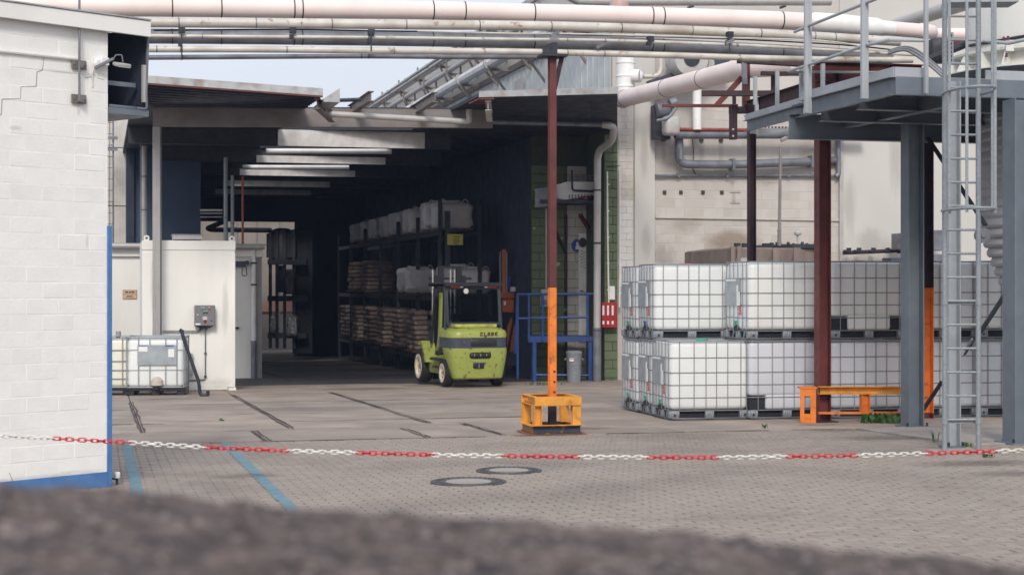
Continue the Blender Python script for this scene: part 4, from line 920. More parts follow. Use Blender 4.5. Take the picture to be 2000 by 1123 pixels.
# brown tank with flanged lid
tk = thing('brown_process_tank', 'brown grey steel tank with bolted lid behind the tanks', 'tank', fw(1500, 560, 2.2))
a, b = fw(1432, 600, 3.4), fw(1624, 600, 2.6)
z0, z1 = fw(1500, 620, 3).z, fw(1500, 484, 3).z
MB().prism([lev(a, z0), lev(b, z0), lev(b, z1), lev(a, z1)], VV * 1.6).build('body', TANKM, tk, bev=.03)
MB().prism([lev(fw(1371, 600, 1.9), z0), lev(fw(1420, 600, 3.0), z0), lev(fw(1420, 486, 3.), z1 - .0), lev(fw(1371, 486, 1.9), z1 - .05)], VV * 1.2).build('flank', TANKM, tk, bev=.02)
for px in (1431, 1443): MB().bar(lev(fw(px, 600, 3.45), z0), lev(fw(px, 480, 3.45), z1 + .02), .09, .05, up=nn).build('rib', TANKM, tk)
for px in (1516, 1556): MB().bar(lev(fw(px, 600, 3.2), z0), lev(fw(px, 482, 3.2), z1), .16, .04, up=nn).build('weld_band', TANKM, tk)
MB().box(lev(fw(1450, 520, 3.42), (z0 + z1) / 2 + .25), (.3, .02, .6), RZ).build('data_plate', PALEPIPE, tk)
c = lev(fw(1558, 600, 2.2), z1); MB().lathe(c, [(.66, 0), (.70, .0), (.70, .06), (.60, .075), (.55, .1), (0, .1)], 28).build('lid', DARK, tk)
for k in range(12): q = 2 * math.pi * k / 12; MB().box(c + V((math.cos(q) * .62, math.sin(q) * .62, .11)), (.06, .06, .07)).build('bolt', DARK, tk)
MB().cyl(c + Z * .08, c + Z * .3, .025).lathe(c + Z * .3, [(0, 0), (.08, .02), (.09, .07), (.05, .12), (0, .13)], 12).build('vent_ball', PALEPIPE, tk)
c = lev(fw(1480, 600, 2.3), z1); MB().lathe(c, [(.35, 0), (.35, .05), (.3, .07), (0, .07)], 20).build('lid', DARK, tk)
for px in (1440, 1455, 1495, 1502): MB().box(lev(fw(px, 480, 3.0), z1 + .05), (.12, .12, .1), RZ).build('clamp', DARK, tk)
stain(ST_RUST, tb, fw(1430, 470, .03), U * 1.0, Z * .38)
for px, py, w_, h_ in ((1296, 290, .1, .5), (1370, 295, .12, .5), (1408, 300, .1, .6), (1500, 350, .5, .25), (1340, 440, .6, .3), (1580, 300, .4, .5), (1300, 500, .4, .5)): stain(ST_DIRT, tb, fw(px, py, .031), U * w_, Z * h_)
for px, py, w_, h_ in ((1700, 470, .6, .5), (1660, 400, .25, 1.2), (1750, 300, .3, 1.4), (1690, 505, .7, .2)): stain(ST_DIRT, tb, fw(px, py, .06), U * w_, Z * h_)
for px, py, w_, h_ in ((1258, 300, .15, .9), (1262, 470, .2, .6)): stain(ST_DIRT, tb, fw(px, py, .17), U * w_, Z * h_)
t = thing('valve_bank', 'dark oxide pipe manifold with small valves on the rendered wall', 'manifold', fw(1700, 493, .4))
MB().tube([fw(1647, 494, .4), fw(1768, 489, .4)], .05, 8).build('pipe', DARKR, t)
for px in (1658, 1678, 1706, 1734, 1757): MB().cyl(fw(px, 495, .4), fw(px, 484, .4), .06, n=8).box(fw(px - 4, 490, .45), (.16, .06, .05), RZ).build('valve', DARK, t)
t = thing('grey_cabinets', 'dark grey equipment boxes against the rendered wall beside the column', 'cabinet', fw(1770, 520, .8))
MB().box(fw(1765, 472, .8), (.42, .5, .4), RZ).build('upper_box', GREYPIPE, t, bev=.01); MB().box(fw(1752, 512, .8), (.55, .5, .2), RZ).build('lower_box', SLATE, t, bev=.01)
MB().box(fw(1826, 470, .8), (.5, .5, .5), RZ).build('upper_box', GREYPIPE, t, bev=.01); MB().cyl(fw(1826, 520, .9), fw(1826, 497, .9), .2, n=16).build('drum', GREYPIPE, t)
# electric motor and chute parts at the pilaster foot of the pipework
t = thing('pump_motor', 'grey dirty motor housing hung beside the pilaster', 'motor', fw(1306, 265, .8))
MB().rbox(fw(1310, 246, .9), (.36, .4, .46), .08, 3, RZ).build('case', PALEPIPE, t); MB().cyl(fw(1282, 216, .7), fw(1308, 212, .7), .18, n=16).build('drum', GREYPIPE, t)
MB().box(fw(1290, 240, .5), (.4, .3, .8), RZ).build('bracket', DARK, t); MB().tube(bend([fw(1283, 236, 1.), fw(1305, 232, 1.1), fw(1322, 210, 1.)], .1), .04, 8).build('hose', GREYPIPE, t)
MB().cyl(fw(1308, 204, .9), fw(1320, 200, .9), .13, n=14).build('coupling', GREYPIPE, t)
t = thing('round_blower', 'round grey blower casing high on the facade behind the slanted pipe', 'blower', fw(1332, 150, .8))
q = fw(1337, 120, .5); MB().lathe(q, [(.2, .5), (.42, .5), (.5, .35), (.5, 0)], 24, M=Matrix((U, Z, nn)).transposed()).build('casing', PALEPIPE, t)
MB().lathe(q, [(0, .38), (.2, .38), (.2, .52)], 20, M=Matrix((U, Z, nn)).transposed()).build('inlet', DARK, t)
MB().lathe(fw(1374, 127, .5), [(0, .3), (.17, .3), (.19, .2), (.19, 0)], 20, M=Matrix((U, Z, nn)).transposed()).build('gauge', PALEPIPE, t)
MB().bar(fw(1270, 170, .5), fw(1420, 120, .5), .35, .3).build('duct', SLATE, t)
# white lagged riser and cream elbow
q = fw(1220, 195, 1.3); t = thing('white_riser', 'white wrapped vertical pipe stub above the pink elbow', 'pipe', q)
k_ = q.y / F
MB().tube([fw(1221, 200, 1.3), fw(1222, 150, 1.3), fw(1222, 112, 1.3)], 18 * k_, 18).build('pipe', WHITEP, t)
for y in (124, 150, 170): MB().tube([fw(1222, y - 1, 1.3), fw(1222, y + 1, 1.3)], 19.2 * k_, 18).build('band', WHITEP, t)
MB().tube([fw(1236, 149, 1.5), fw(1250, 149, 1.6)], 13 * k_, 16).tube([fw(1250, 149, 1.6), fw(1255, 149, 1.62)], [13 * k_, 7 * k_], 16).build('branch', WHITEP, t)
fpipe('small cream elbow pipe beside the white riser', [(1256, 150, 1.5), (1291, 149, 1.5), (1291, 112, 1.5)], 4.6 * k_, CREAM, .22, 10)
# pink slanted pipe
a, b = W(1216, 194, 37.5), W(1545, 106, 27.5)
t = thing('slanted_pink_pipe', 'thick pale pink pipe slanting up to the right above the tanks', 'pipe', a)
e_ = W(1462, 132, 30.2); MB().tube([a] + bend([a.lerp(e_, .02), e_, W(1560, 127, 29.0)], .5), .19, 24).build('pipe', PINK, t); b = e_
dr_ = (b - a).normalized()
MB().tube([a - dr_ * .12 + Z * .02, a + dr_ * .02], [.16, .205], 24).tube([a - dr_ * .14, a - dr_ * .1], .1, 20).build('end_flange', mat('rusty_pink_end', (.42, .26, .23), .5, dirt=(.3, .1, .06), damt=.6), t)
for f_ in (.03, .40, .69, 1.02): p = a.lerp(b, f_); MB().tube([p, p + dr_ * .03], .197, 24).build('band', GREYPIPE, t)
for px, f_ in ((1302, .40), (1378, .69)): p = a.lerp(b, f_) - VV * .2; MB().tube([p + Z * .03, p - Z * .08], .02, 6).tube([p + Z * .02, p + Z * .02 - U * .12], .012, 6).build('latch', DARK, t)
# pipes along the side wall
def spipe(lab, zz, out, t0, t1, r, m, br=0, ztop=None):
    p = kc - U * out
    a, b = lev(p + VV * t0, zz), lev(p + VV * t1, zz); t = thing('wall_pipe', lab, 'pipe', a)
    MB().tube([a, b], r, 10).build('pipe', m, t)
    n = int((t1 - t0) / 4)
    for k in range(n + 1):
        q = a + (b - a).normalized() * (4 * k + .6)
        if br:
            MB().bar(q - Z * (r + .04), q + U * out - Z * (r + .04), .07, .08).bar(q - U * .1 - Z * (r + .06), q - U * .1 + Z * (r + .25), .06, .06, up=VV).bar(q - U * .05 - Z * (r + .05), q + U * out - Z * (r + .9), .06, .06).build('bracket', BEAMG, t)
        MB().tube([q + VV * .1, q + VV * .22], r * 1.35, 10).build('collar', PALEPIPE, t)
    return t
def zfor(px, py, out): p = onv(kc - U * out, px); return CH + (HY - py) * p.y / F
spipe('fat white pipe on brackets along the long side wall', zfor(920, 146, .6), .6, 1.5, 27, .17, WHITEP, 1)
spipe('medium pale pipe above the fat white pipe on the side wall', zfor(870, 143, .75), .75, 3, 34, .09, PALEPIPE, 1)
spipe('thin pipe, topmost of those along the wall coping', zfor(830, 132, .9), .9, 10, 36, .06, PALEPIPE)
spipe('thin pipe just under the topmost one on the coping', zfor(838, 135, .6), .6, 10, 36, .06, PALEPIPE)
spipe('pale pipe close under the coping with collars', zfor(850, 132, .4), .4, 10, 35, .1, WHITEP, 1)
# roof-top duct and white roof in the background, top of frame
t = thing('roof_duct', 'long grey duct on the roof line at the top edge', 'duct', fw(1300, 2, .6))
MB().tube([fw(1110, -8, .7), fw(1130, 2, .7), fw(1160, 3, .7), fw(1622, 3, .7)], .11, 14).build('pipe', PALEPIPE, t)
for px in (1354, 1534): MB().bar(fw(px, 12, .6), fw(px - 10, 16, .2), .05, .05).build('bracket', DARK, t)
q = W(1209, 8, 30); t = thing('pink_dome_cap', 'dull pink round cap peeping over the big pink pipe', 'cap', q)
MB().lathe(q - Z * .1, [(.17, 0), (.17, .1), (.14, .17), (.07, .22), (0, .23)], 20).build('cap', mat('dull_pink', (.5, .33, .30), .5), t)
# ================================================================ PIPE BRIDGE
def bd(px): return 22.0 + .247 * ((px - 1000) * 22 / F)      # depth of the bridge seen in a column
def bp(px, py, k=0.): return W(px, py, bd(px) + k)
def run(name, lab, pts, rpx, m, k=0., n=16, bands=(), bm=GREYPIPE, cat='pipe', half=None):
    q = smooth_path([bp(x, y, k) for x, y in pts], 5); t = thing(name, lab, cat, q[0])
    r = rpx * 22 / F
    MB().tube(q, r, n).build('pipe', m, t)
    for px in bands:
        i = min(range(len(q)), key=lambda j: abs(1000 + q[j].x / q[j].y * F - px)); i = max(1, min(i, len(q) - 2)); d = (q[i + 1] - q[i - 1]).normalized()
        a = (px - 1000) / F; s_ = (a * q[i].y - q[i].x) / (d.x - a * d.y); c = q[i] + d * s_
        MB().tube([c - d * .008, c + d * .008], r * 1.03, n).build('band', bm, t)
    return t, q, r
DKB = mat('black_band', (.04, .035, .035), .5, bump=0)
run('big_pink_pipe', 'thick pale pink pipe spanning the top of the picture', [(-120, 12), (300, 14.5), (600, 18), (850, 21), (1000, 25), (1150, 28.5), (1300, 33), (1500, 39.5), (1590, 44)], 18.5, PINK, .7, 28, (336, 432, 574, 590, 845, 907, 1042, 1272, 1294, 1526), DKB)
t = thing('white_wrapped_pipe', 'bulging white wrapped end of the big pink pipe', 'pipe', bp(1585, 44, .7))
q = [bp(1585, 43.5, .7), bp(1590, 44, .7), bp(1640, 47, .7), bp(1690, 52, .7), bp(1712, 54, .7), bp(1722, 55, .7), bp(1745, 57, .7)]
MB().tube(q, [x * 22.7 / F for x in (18, 20, 20, 19.5, 19, 15.5, 15)], 24).build('wrap', WHITEP, t)
t = thing('pink_elbow', 'pink pipe end with an elbow behind the handrail post', 'pipe', bp(1745, 57, .7))
MB().tube(bend([bp(1745, 57, .7), bp(1818, 63, .7), bp(1818, 63, 2.2)], .28, 8), 15 * 22.7 / F, 22).build('pipe', PINK, t)
for px in (1797, 1803): c = bp(px, 61.5, .7); MB().tube([c, c + V((.03, 0, 0))], 16.5 * 22.7 / F, 22).build('band', PINK, t)
t = thing('pink_stub_pipe', 'straight pink pipe behind the ladder leading into the silo', 'pipe', W(1832, 68, 24.6))
MB().tube([W(1826, 68, 24.9), W(1900, 68, 24.9)], 12.5 * 24.9 / F, 20).build('pipe', PINK, t); MB().bar(W(1815, 86, 24.6), W(1900, 86, 24.6), .2, .07).build('red_bearer', RUSTR, t)
run('cream_clad_pipe', 'cream clad pipe right under the big pink pipe', [(-100, 43), (300, 44.5), (520, 46), (800, 49), (1000, 50.5), (1200, 55), (1400, 62.5), (1560, 70), (1690, 78), (1757, 82)], 9.5, CREAM, .15, 18, (349, 500, 648, 793, 936, 1076, 1213, 1351, 1485, 1590, 1630), GREYPIPE)
run('slim_cable_pipe', 'slim pale cable pipe between the cream pipes', [(815, 61), (1000, 66), (1100, 66.5), (1230, 69.5), (1400, 74), (1600, 80), (1690, 92)], 1.7, CREAM, -.1, 8)
run('dark_duct', 'dark grey duct running behind the thinner pipes', [(250, 71), (500, 73), (800, 77), (1000, 81), (1250, 88), (1500, 100), (1740, 114)], 14.5, GREYPIPE, .75, 20, (336, 432, 574, 590, 845, 907, 1042, 1272, 1294, 1526), DARK)
run('rusty_thin_pipe', 'thin cream pipe with rust spots, middle of the bridge', [(285, 70.5), (500, 72.5), (730, 74), (1000, 77.5), (1180, 79.5), (1420, 87.5), (1600, 97), (1785, 108)], 3.2, CREAM, -.1, 10, (395, 720, 1108, 1182, 1440), GREYPIPE)
run('rusty_cream_pipe', 'cream pipe with brown streaks, lowest long pipe of the bridge', [(286, 96.5), (500, 97), (800, 100), (1000, 101.5), (1250, 107), (1500, 114.5), (1650, 117), (1782, 118)], 6.2, CREAM, -.15, 14, (306, 352, 560, 769, 1108, 1180), GREYPIPE)
run('grey_bottom_pipe', 'dull grey pipe with a flanged joint under the cream pipe', [(290, 113), (500, 111.5), (720, 110.5), (900, 112), (1060, 112)], 4.6, GREYPIPE, .1, 12, (356, 706, 720), DARK)
run('black_cable_run', 'black cable bundle sagging under the cream clad pipe', [(300, 60), (560, 58), (730, 61), (900, 63), (1100, 68), (1400, 76), (1640, 88), (1760, 100)], 1.6, DARK, .2, 6)
hg = thing('pipe_hangers', 'black rod hangers and clamps tying the bridge pipes together', 'hanger', bp(725, 85))
for px, y0, y1 in ((355, 58, 118), (725, 62, 100), (1690, 84, 112), (572, 58, 86), (1425, 66, 100), (1270, 75, 96)):
    MB().tube([bp(px, y0, -.2), bp(px, y1, -.2)], .009, 6).build('rod', DARK, hg)
    MB().box(bp(px, y0 + 2, -.12), (.08, .1, .07), RZ).box(bp(px - 3, (y0 + y1) / 2, -.14), (.05, .1, .05), RZ).build('clamp', DARK, hg)
for px, py in ((1083, 67), (1425, 82), (1172, 90)): MB().bar(bp(px - 8, py + 4, -.2), bp(px + 8, py - 4, -.2), .05, .045).build('saddle', GREYPIPE, hg)
# post of the bridge with its guard
yb = G(1043, 850); pp = yb + U * .33 + VV * .33
ph_ = thing('bridge_post', 'slender post, oxide red above and orange below, in the yellow guard', 'post', lev(pp, vz(pp)))
py_ = pp.y; z0 = vz(pp); zj = W(0, 562, py_).z; ztop = W(0, 112, py_).z
MB().ibeam(lev(pp, z0), lev(pp, z0 + .38), .092, .092, .008, up=nn).build('foot_shaft', DARKR, ph_)
MB().ibeam(lev(pp, z0 + .38), lev(pp, zj), .092, .092, .008, up=nn).build('orange_shaft', ORANGE, ph_)
MB().ibeam(lev(pp, zj), lev(pp, ztop), .092, .092, .008, up=nn).build('red_shaft', mat('post_red_paint', (.12, .03, .028), .6, var=.2, scale=4, dirt=(.05, .02, .02), damt=.6, dscale=5, stretch=3), ph_)
MB().bar(lev(pp + nn * .0, ztop - .42) + U * .03, lev(pp, ztop - .0) + U * .13, .05, .05).build('knee_brace', DARKR, ph_)
MB().box(lev(pp, ztop + .01), (.34, .3, .03), RZ).box(lev(pp, ztop + .1) + VV * .12, (.07, .5, .14), RZ).build('top_bracket', DARK, ph_)
for y in (765, 745, 725): MB().cyl(W(1081, y, py_) + nn * .04, W(1081, y, py_) + nn * .052, .014, n=8).build('rivet', DARKR, ph_)
gd = thing('yellow_post_guard', 'yellow square steel guard frame around the slender post', 'guard', yb)
L_ = .62
def gq(x, y, z): return lev(yb + U * x + VV * y, vz(yb) + z)
MB().box(gq(L_ / 2 + .0, L_ / 2, .006), (L_ + .12, L_ + .12, .012), RZ).build('ground_plate', mat('rusty_plate', (.25, .12, .06), .8, dirt=(.1, .05, .03)), gd)
for y in (0, L_): MB().channel(gq(0, y, .065), gq(L_, y, .065), .1, .06, .008, side=-1 if y == 0 else 1).build('bottom_beam', mat('dark_patched_yellow', (.05, .05, .07), .6, var=.3, dirt2=(.45, .17, .04), d2scale=9, d2lo=.57, d2hi=.62), gd)
for x in (.02, L_ - .02): MB().bar(gq(x, .05, .062), gq(x, L_ - .05, .062), .05, .09).build('bottom_tie', mat('brown_rusty_yellow', (.32, .15, .05), .7), gd)
for y in (0, L_): MB().channel(gq(0, y, .43), gq(L_, y, .43), .115, .075, .008, side=1 if y == 0 else -1).build('top_beam', YELO, gd, bev=.002)
for x in (.03, L_ - .03): MB().channel(gq(x, .08, .43), gq(x, L_ - .08, .43), .113, .07, .008, side=-1 if x > .1 else 1).build('side_beam', YELO, gd, bev=.002)
for x in (.05, L_ - .06):
    for y in (.03, L_ - .03): MB().ibeam(gq(x, y, .117), gq(x, y, .37), .1, .11, .008, up=nn if (x > .1 or y > .1) else U).build('leg', YELO, gd)
for x in (0, L_): MB().box(gq(x, L_ / 2, .119), (.1, L_ + .05, .006), RZ).build('flange', YELO, gd)
for y in (0, L_): MB().box(gq(L_ / 2, y, .124), (L_ + .05, .09, .006), RZ).build('flange', YELO, gd)
# ================================================================ OXIDE RED STEELWORK
def post(name, lab, px0, px1, ybase, ytop, parts, d=None, cat='post'):
    c = G((px0 + px1) / 2, ybase) if d is None else W((px0 + px1) / 2, HY, d)
    wd = (px1 - px0) * c.y / F; t = thing(name, lab, cat, lev(c, vz(c)))
    for nm, y0, y1, m in parts:
        za = vz(c) if y0 is None else W(0, y0, c.y).z
        MB().ibeam(lev(c, za), lev(c, W(0, y1, c.y).z), wd, wd, .014, up=U).build(nm, m, t, bev=.002)
    return t, c, wd
t, c, wd = post('red_column', 'oxide red steel column standing in front of the tanks', 1594, 1619, 824, 235, [('shaft', None, 235, RUSTR)], None)
MB().box(lev(c, W(0, 253, c.y).z), (wd * 1.35, wd * 1.1, .28), RZ).build('joint_plate', RUSTR, t, bev=.004)
MB().box(lev(c, vz(c) + .01), (.34, .34, .02), RZ).build('base_plate', DARKR, t)
t, c, wd = post('dark_column', 'near black slim column rising behind the white tanks', 1461, 1475, 800, 250, [('shaft', None, 250, DARKR)], 27.5)
t, c, wd = post('two_tone_column', 'column dark red above and orange below, right of grey column', 1794, 1819, 820, 235, [('orange_shaft', 806, 562, ORANGE), ('foot', None, 806, RUSTR), ('dark_shaft', 562, 235, DARKR)], 24.3)
td = c.y
# orange guard rail
gr = thing('orange_guard_rail', 'low orange steel guard rail between the red and orange columns', 'guard rail', G(1580, 826))
d_ = G(1580, 826).y
def gr_(px, py, k=0): return W(px, py, d_ + k)
fp = MB()
for x0, x1, y0, y1 in ((1563, 1571, 758, 826), (1583, 1594, 758, 826), (1571, 1583, 758, 773), (1571, 1583, 808, 826)): fp.prism([gr_(x0, y1), gr_(x1, y1), gr_(x1, y0), gr_(x0, y0)], V((0, .02, 0)))
fp.build('window_plate', ORANGE, gr, bev=.002)
MB().prism([gr_(1563, 756, -.01), gr_(1596, 756, -.01), gr_(1596, 759, -.01), gr_(1563, 759, -.01)], V((0, .25, 0))).build('plate_cap', ORANGE, gr)
MB().channel(gr_(1598, 762, .1), gr_(1800, 762, .1), .11, .1, .01, side=-1).build('rail', YELO, gr, bev=.002)
MB().ibeam(gr_(1689, 806, .1), gr_(1689, 770, .1), .12, .1, .01, up=U).build('stub_leg', ORANGE, gr)
MB().bar(gr_(1598, 806, .12), gr_(1790, 806, .12), .1, .03).build('ground_strip', ORANGE, gr)
# red frame above
rf = thing('red_pipe_frame', 'oxide red and black steel pipe support frame above the tanks', 'frame', W(1450, 240, 27.3))
def rq(px, py, k=0): return W(px, py, 27.0 + k)
for nm, a, b, w_, h2, m, k in (('black_beam', (1371, 183), (1575, 183), .1, .085, DARKR, -.4), ('red_beam', (1293, 207), (1441, 207), .09, .045, RUSTR, 0), ('upper_beam', (1486, 144), (1570, 145), .1, .06, DARKR, -.2),
      ('black_beam', (1424, 216), (1500, 215), .12, .11, DARKR, .1), ('pipe_bearer', (1440, 118), (1580, 126), .14, .09, DARKR, -.3)):
    MB().bar(rq(*a, k), rq(*b, k), w_, h2).build(nm, m, rf, bev=.003)
for nm, a, b, w_, h2, m, k in (('bracket_plate', (1432, 273), (1432, 206), .1, .12, DARKR, -.1), ('upright', (1457, 216), (1457, 122), .1, .11, RUSTR, .1), ('upright', (1434, 207), (1434, 183), .05, .05, DARKR, 0), ('upright', (1510, 182), (1510, 140), .06, .06, DARKR, 0)):
    MB().bar(rq(*a, k), rq(*b, k), w_, h2, up=nn).build(nm, m, rf, bev=.003)
MB().bar(rq(1399, 207, .05), rq(1449, 152, .05), .07, .09).build('diagonal', RUSTR, rf)
MB().bar(rq(1436, 262, -.2), rq(1436, 258, -.2), .03, .03)
MB().bar(rq(1453, 122, -.35), rq(1455, 165, -.35), .08, .03, up=nn).build('grey_hanger', GREYPIPE, rf)
for y in (253, 266): MB().cyl(rq(1432, y, -.16), rq(1432, y, -.18), .018, n=8).build('bolt', PALEPIPE, rf)
rb = thing('red_bearer', 'deep oxide red bearer beam under the walkway end', 'beam', W(1610, 190, 24.4))
MB().ibeam(W(1460, 214, 27), W(1640, 158, 24.2), .24, .14).build('beam', DARKR, rb)
MB().bar(W(1600, 215, 24.3), W(1600, 130, 24.3), .22, .2, up=nn).build('stub_column', RUSTR, rb); MB().ibeam(W(1590, 140, 24.2), W(1800, 148, 24.6), .3, .16).build('beam', RUSTR, rb)
# perforated cable tray
tr = thing('cable_tray', 'perforated galvanised cable tray running level under the walkway', 'cable tray', W(1600, 248, 26))
a, b = W(1465, 249, 27.2), W(1770, 250, 25.8)
MB().box((a + b) / 2, ((b - a).length, .02, .07), Matrix.Rotation(math.atan2(b.y - a.y, b.x - a.x), 3, 'Z')).build('side', GREYL, tr)
hs = MB(); n = 44
for k in range(n): p = a.lerp(b, (k + .5) / n); hs.box(p - V((0, .012, 0)), (.03, .008, .025))
hs.build('slots', DARK, tr)['kind'] = 'stuff'
for px in (1478, 1567): MB().bar(W(px, 262, 26.6), W(px, 190, 26.6), .05, .04, up=nn).build('hanger', GREYL, tr)
t = thing('small_floodlight', 'small white lamp hanging under the cable tray', 'lamp', W(1531, 270, 26))
MB().rbox(W(1531, 272, 26), (.11, .08, .06), .01, 2, Matrix.Rotation(R(-25), 3, 'Y')).build('head', PALEPIPE, t); MB().tube(smooth_path([W(1532, 252, 26), W(1541, 258, 26), W(1540, 268, 26), W(1534, 270, 26)]), .008, 6).build('cable', PALEPIPE, t)
# ================================================================ GREY WALKWAY
pf = W(1745, 186, 19.6); zpb = pf.z
pk = thing('steel_walkway', 'grey painted steel walkway platform high on the right', 'walkway', pf)
zch = W(0, 150, 19.6).z; ztp = W(0, 131, 19.6).z
def wk(px, z, k=0.): p = onv(pf - U * k, px); return lev(p, z)
e0, e1 = lev(pf, 0), lev(onv(pf, 1566), 0); e2 = lev(onv(pf, 1440), 0); f1 = lev(onu(pf, 2420), 0)
MB().channel(lev(e0, (zpb + zch) / 2), lev(e1, (zpb + zch) / 2), zch - zpb, .08, .01, side=1).build('side_channel', GREYP, pk, bev=.002)
MB().prism([lev(e0, zch + .008), lev(e1, zch + .008), lev(e1, ztp), lev(e0, ztp)], U * .012).build('toe_plate', GREYL, pk)
MB().prism([lev(e0, zch - .01), lev(e1, zch - .01), lev(e1, zch + .004), lev(e0, zch + .004)], -U * .04).build('edge_strip', GREYL, pk)
MB().channel(lev(e0, (zpb + zch) / 2) + U * .01, lev(f1, (zpb + zch) / 2), zch - zpb, .08, .01, side=1).build('front_channel', GREYP, pk, bev=.002)
MB().prism([lev(e0 + U * .02, zch + .008), lev(onu(pf, 1806), zch + .008), lev(onu(pf, 1806), ztp), lev(e0 + U * .02, ztp)], VV * .012).build('toe_plate', GREYL, pk)
MB().prism([lev(onu(pf, 1925), zch + .008), lev(f1, zch + .008), lev(f1, ztp), lev(onu(pf, 1925), ztp)], VV * .012).build('toe_plate', GREYL, pk)
MB().prism([lev(e0 - nn * 0, zch - .01) - VV * .04, lev(f1, zch - .01) - VV * .04, lev(f1, zch + .004) - VV * .04, lev(e0, zch + .004) - VV * .04], VV * .04).build('edge_strip', GREYL, pk)
MB().prism([lev(e0 + U * .1 + VV * .1, zch - .03), lev(f1 + VV * .1, zch - .03), lev(f1 + VV * 4.2, zch - .03), lev(e0 + U * .1 + VV * 3.2, zch - .03)], Z * .03).build('deck', SLATE, pk)
for k, hh in ((1.1, .16), (2.2, .2), (3.25, .34)):
    MB().ibeam(lev(e0 + VV * k + U * .08, zpb - hh / 2 + .1), lev(f1 + VV * k, zpb - hh / 2 + .1), hh, .14).build('cross_beam', GREYP, pk)
MB().ibeam(lev(e0 + VV * .2 + U * .9, zpb + .02), lev(e0 + VV * 3.2 + U * .9, zpb + .02), .2, .12).build('long_beam', GREYP, pk)
# lower channel carrying on to the left
c0, c1 = W(1564, 217, 22.6), W(1456, 247, 25.6)
MB().channel(c0, c1, .17, .07, .01, side=1).build('side_channel', GREYP, pk); MB().bar(c0 + Z * .13, c1 + Z * .13, .02, .1).build('toe_plate', GREYL, pk)
for px, y0, y1, d in ((1577.5, -30, 222, 21.8), (1688, -30, 194, 19.95), (1808, -30, 184, 19.55)):
    a, b = W(px, y1, d), W(px, y0, d); wd = (16 if px < 1700 else 9) * d / F
    MB().box((a + b) / 2 - U * wd * .25 - V((0, .03, 0)), (wd * .45, .05, (b - a).length), RZ).box((a + b) / 2 + U * wd * .24 - V((0, .03, 0)), (wd * .5, .014, (b - a).length), RZ).build('handrail_post', GREYL, pk, bev=.002)
for pts in ([(1552, 63, 22.2), (1577, 52, 21.8), (1688, 8, 19.95), (1722, -6, 19.6)], [(1540, 140, 22.4), (1577, 128, 21.8), (1688, 90, 19.95), (1738, 78, 19.6), (1808, 80, 19.55)]):
    MB().tube([W(*p) for p in pts], .021, 8).build('handrail', GREYL, pk)
for px, y0, y1, d in ((1607, 125, 170, 23.5), (1565, 130, 200, 24.2), (1518, 140, 215, 25.2), (1478, 205, 262, 25.6), (1475, 150, 205, 25.6)): MB().bar(W(px, y1, d), W(px, y0, d), .05, .05, up=nn).build('far_post', GREYL, pk)
MB().tube([W(1540, 141, 24), W(1760, 142, 24)], .018, 8).build('far_rail', GREYL, pk)
# columns of the walkway
def gcol(lab, px0, px1, yb_, yt, d=None, m=GREYP):
    c = G((px0 + px1) / 2, yb_); wd = (px1 - px0) * c.y / F * .93; t = thing('grey_column', lab, 'column', lev(c, vz(c)), 'grey steel columns of the walkway')
    MB().ibeam(lev(c, vz(c)), lev(c, zpb - .08 if yt is None else W(0, yt, c.y).z), wd * 1.0, wd * 1.0, .016, up=U).build('shaft', m, t, bev=.002)
    MB().box(lev(c, vz(c) + .012), (wd * 1.5, wd * 1.5, .024), RZ).build('base_plate', GREYP, t)
    for x in (-1, 1): MB().cyl(lev(c + U * x * wd * .62 - VV * wd * .6, vz(c)), lev(c + U * x * wd * .62 - VV * wd * .6, vz(c) + .07), .016, n=8).build('anchor_bolt', DARK, t)
    return t
gcol('grey steel column between the orange rail and two-tone column', 1764, 1800, 834, 238)
gcol('thick grey steel column at the right edge of the picture', 1966, 2016, 866, None)
gcol('light grey column directly behind the ladder', 1846, 1873, 874, 160, m=GREYL)
br = thing('brace_rods', 'dark diagonal brace rods with turnbuckle behind the ladder', 'brace', W(1900, 420, 21.5))
MB().bar(W(1812, 270, 22.5), W(1925, 440, 21.5), .06, .03).build('rod', DARK, br)
MB().bar(W(1965, 572, 20.2), W(1914, 650, 21), .06, .02).tube([W(1914, 650, 21), W(1884, 692, 21.5)], .016, 8).build('rod', SLATE, br)
for s_ in (-.035, .035): MB().bar(W(1904, 662, 21) + V((s_, 0, 0)), W(1890, 684, 21.3) + V((s_, 0, 0)), .02, .02).build('turnbuckle', GALV, br)
MB().bar(W(1840, 745, 22.3), W(1803, 800, 22.8), .05, .03).build('rod', DARK, br)
# ladder with safety cage
la = G(1845, 884); lt = thing('caged_ladder', 'galvanised ladder with safety cage up to the walkway', 'ladder', la)
ld_ = la.y; lu = V((1, .06, 0)).normalized(); lf = V((.06, -1, 0)).normalized(); lw_ = 67 * ld_ / F
lz = vz(la); ltop_ = W(0, -60, ld_).z
def lq(x, out, z): return V((la.x, la.y, 0)) + lu * x + lf * out + Z * z
for x in (0, lw_): MB().tube([lq(x, 0, lz), lq(x, 0, ltop_)], .029, 12).build('stile', GALV, lt)
z = lz + .36; rg = MB().cyl((0, 0, 0), tuple(lu * lw_), .014, n=8).mesh('rung', GALV)
while z < ltop_: piece('rung', rg, lt, lq(0, 0, z)); z += .2585
def hoop(z, tilt=0.):
    pts = [lq(lw_ / 2 + (lw_ / 2 + .03 + .10 * math.sin(q)) * -math.cos(q) , .72 * math.sin(q), z + .0) for q in [math.pi * k / 14 for k in range(15)]]
    MB().tube(pts, .018, 6).build('cage_hoop', GALV, lt)
for y in (412, 184): hoop(W(0, y, ld_).z)
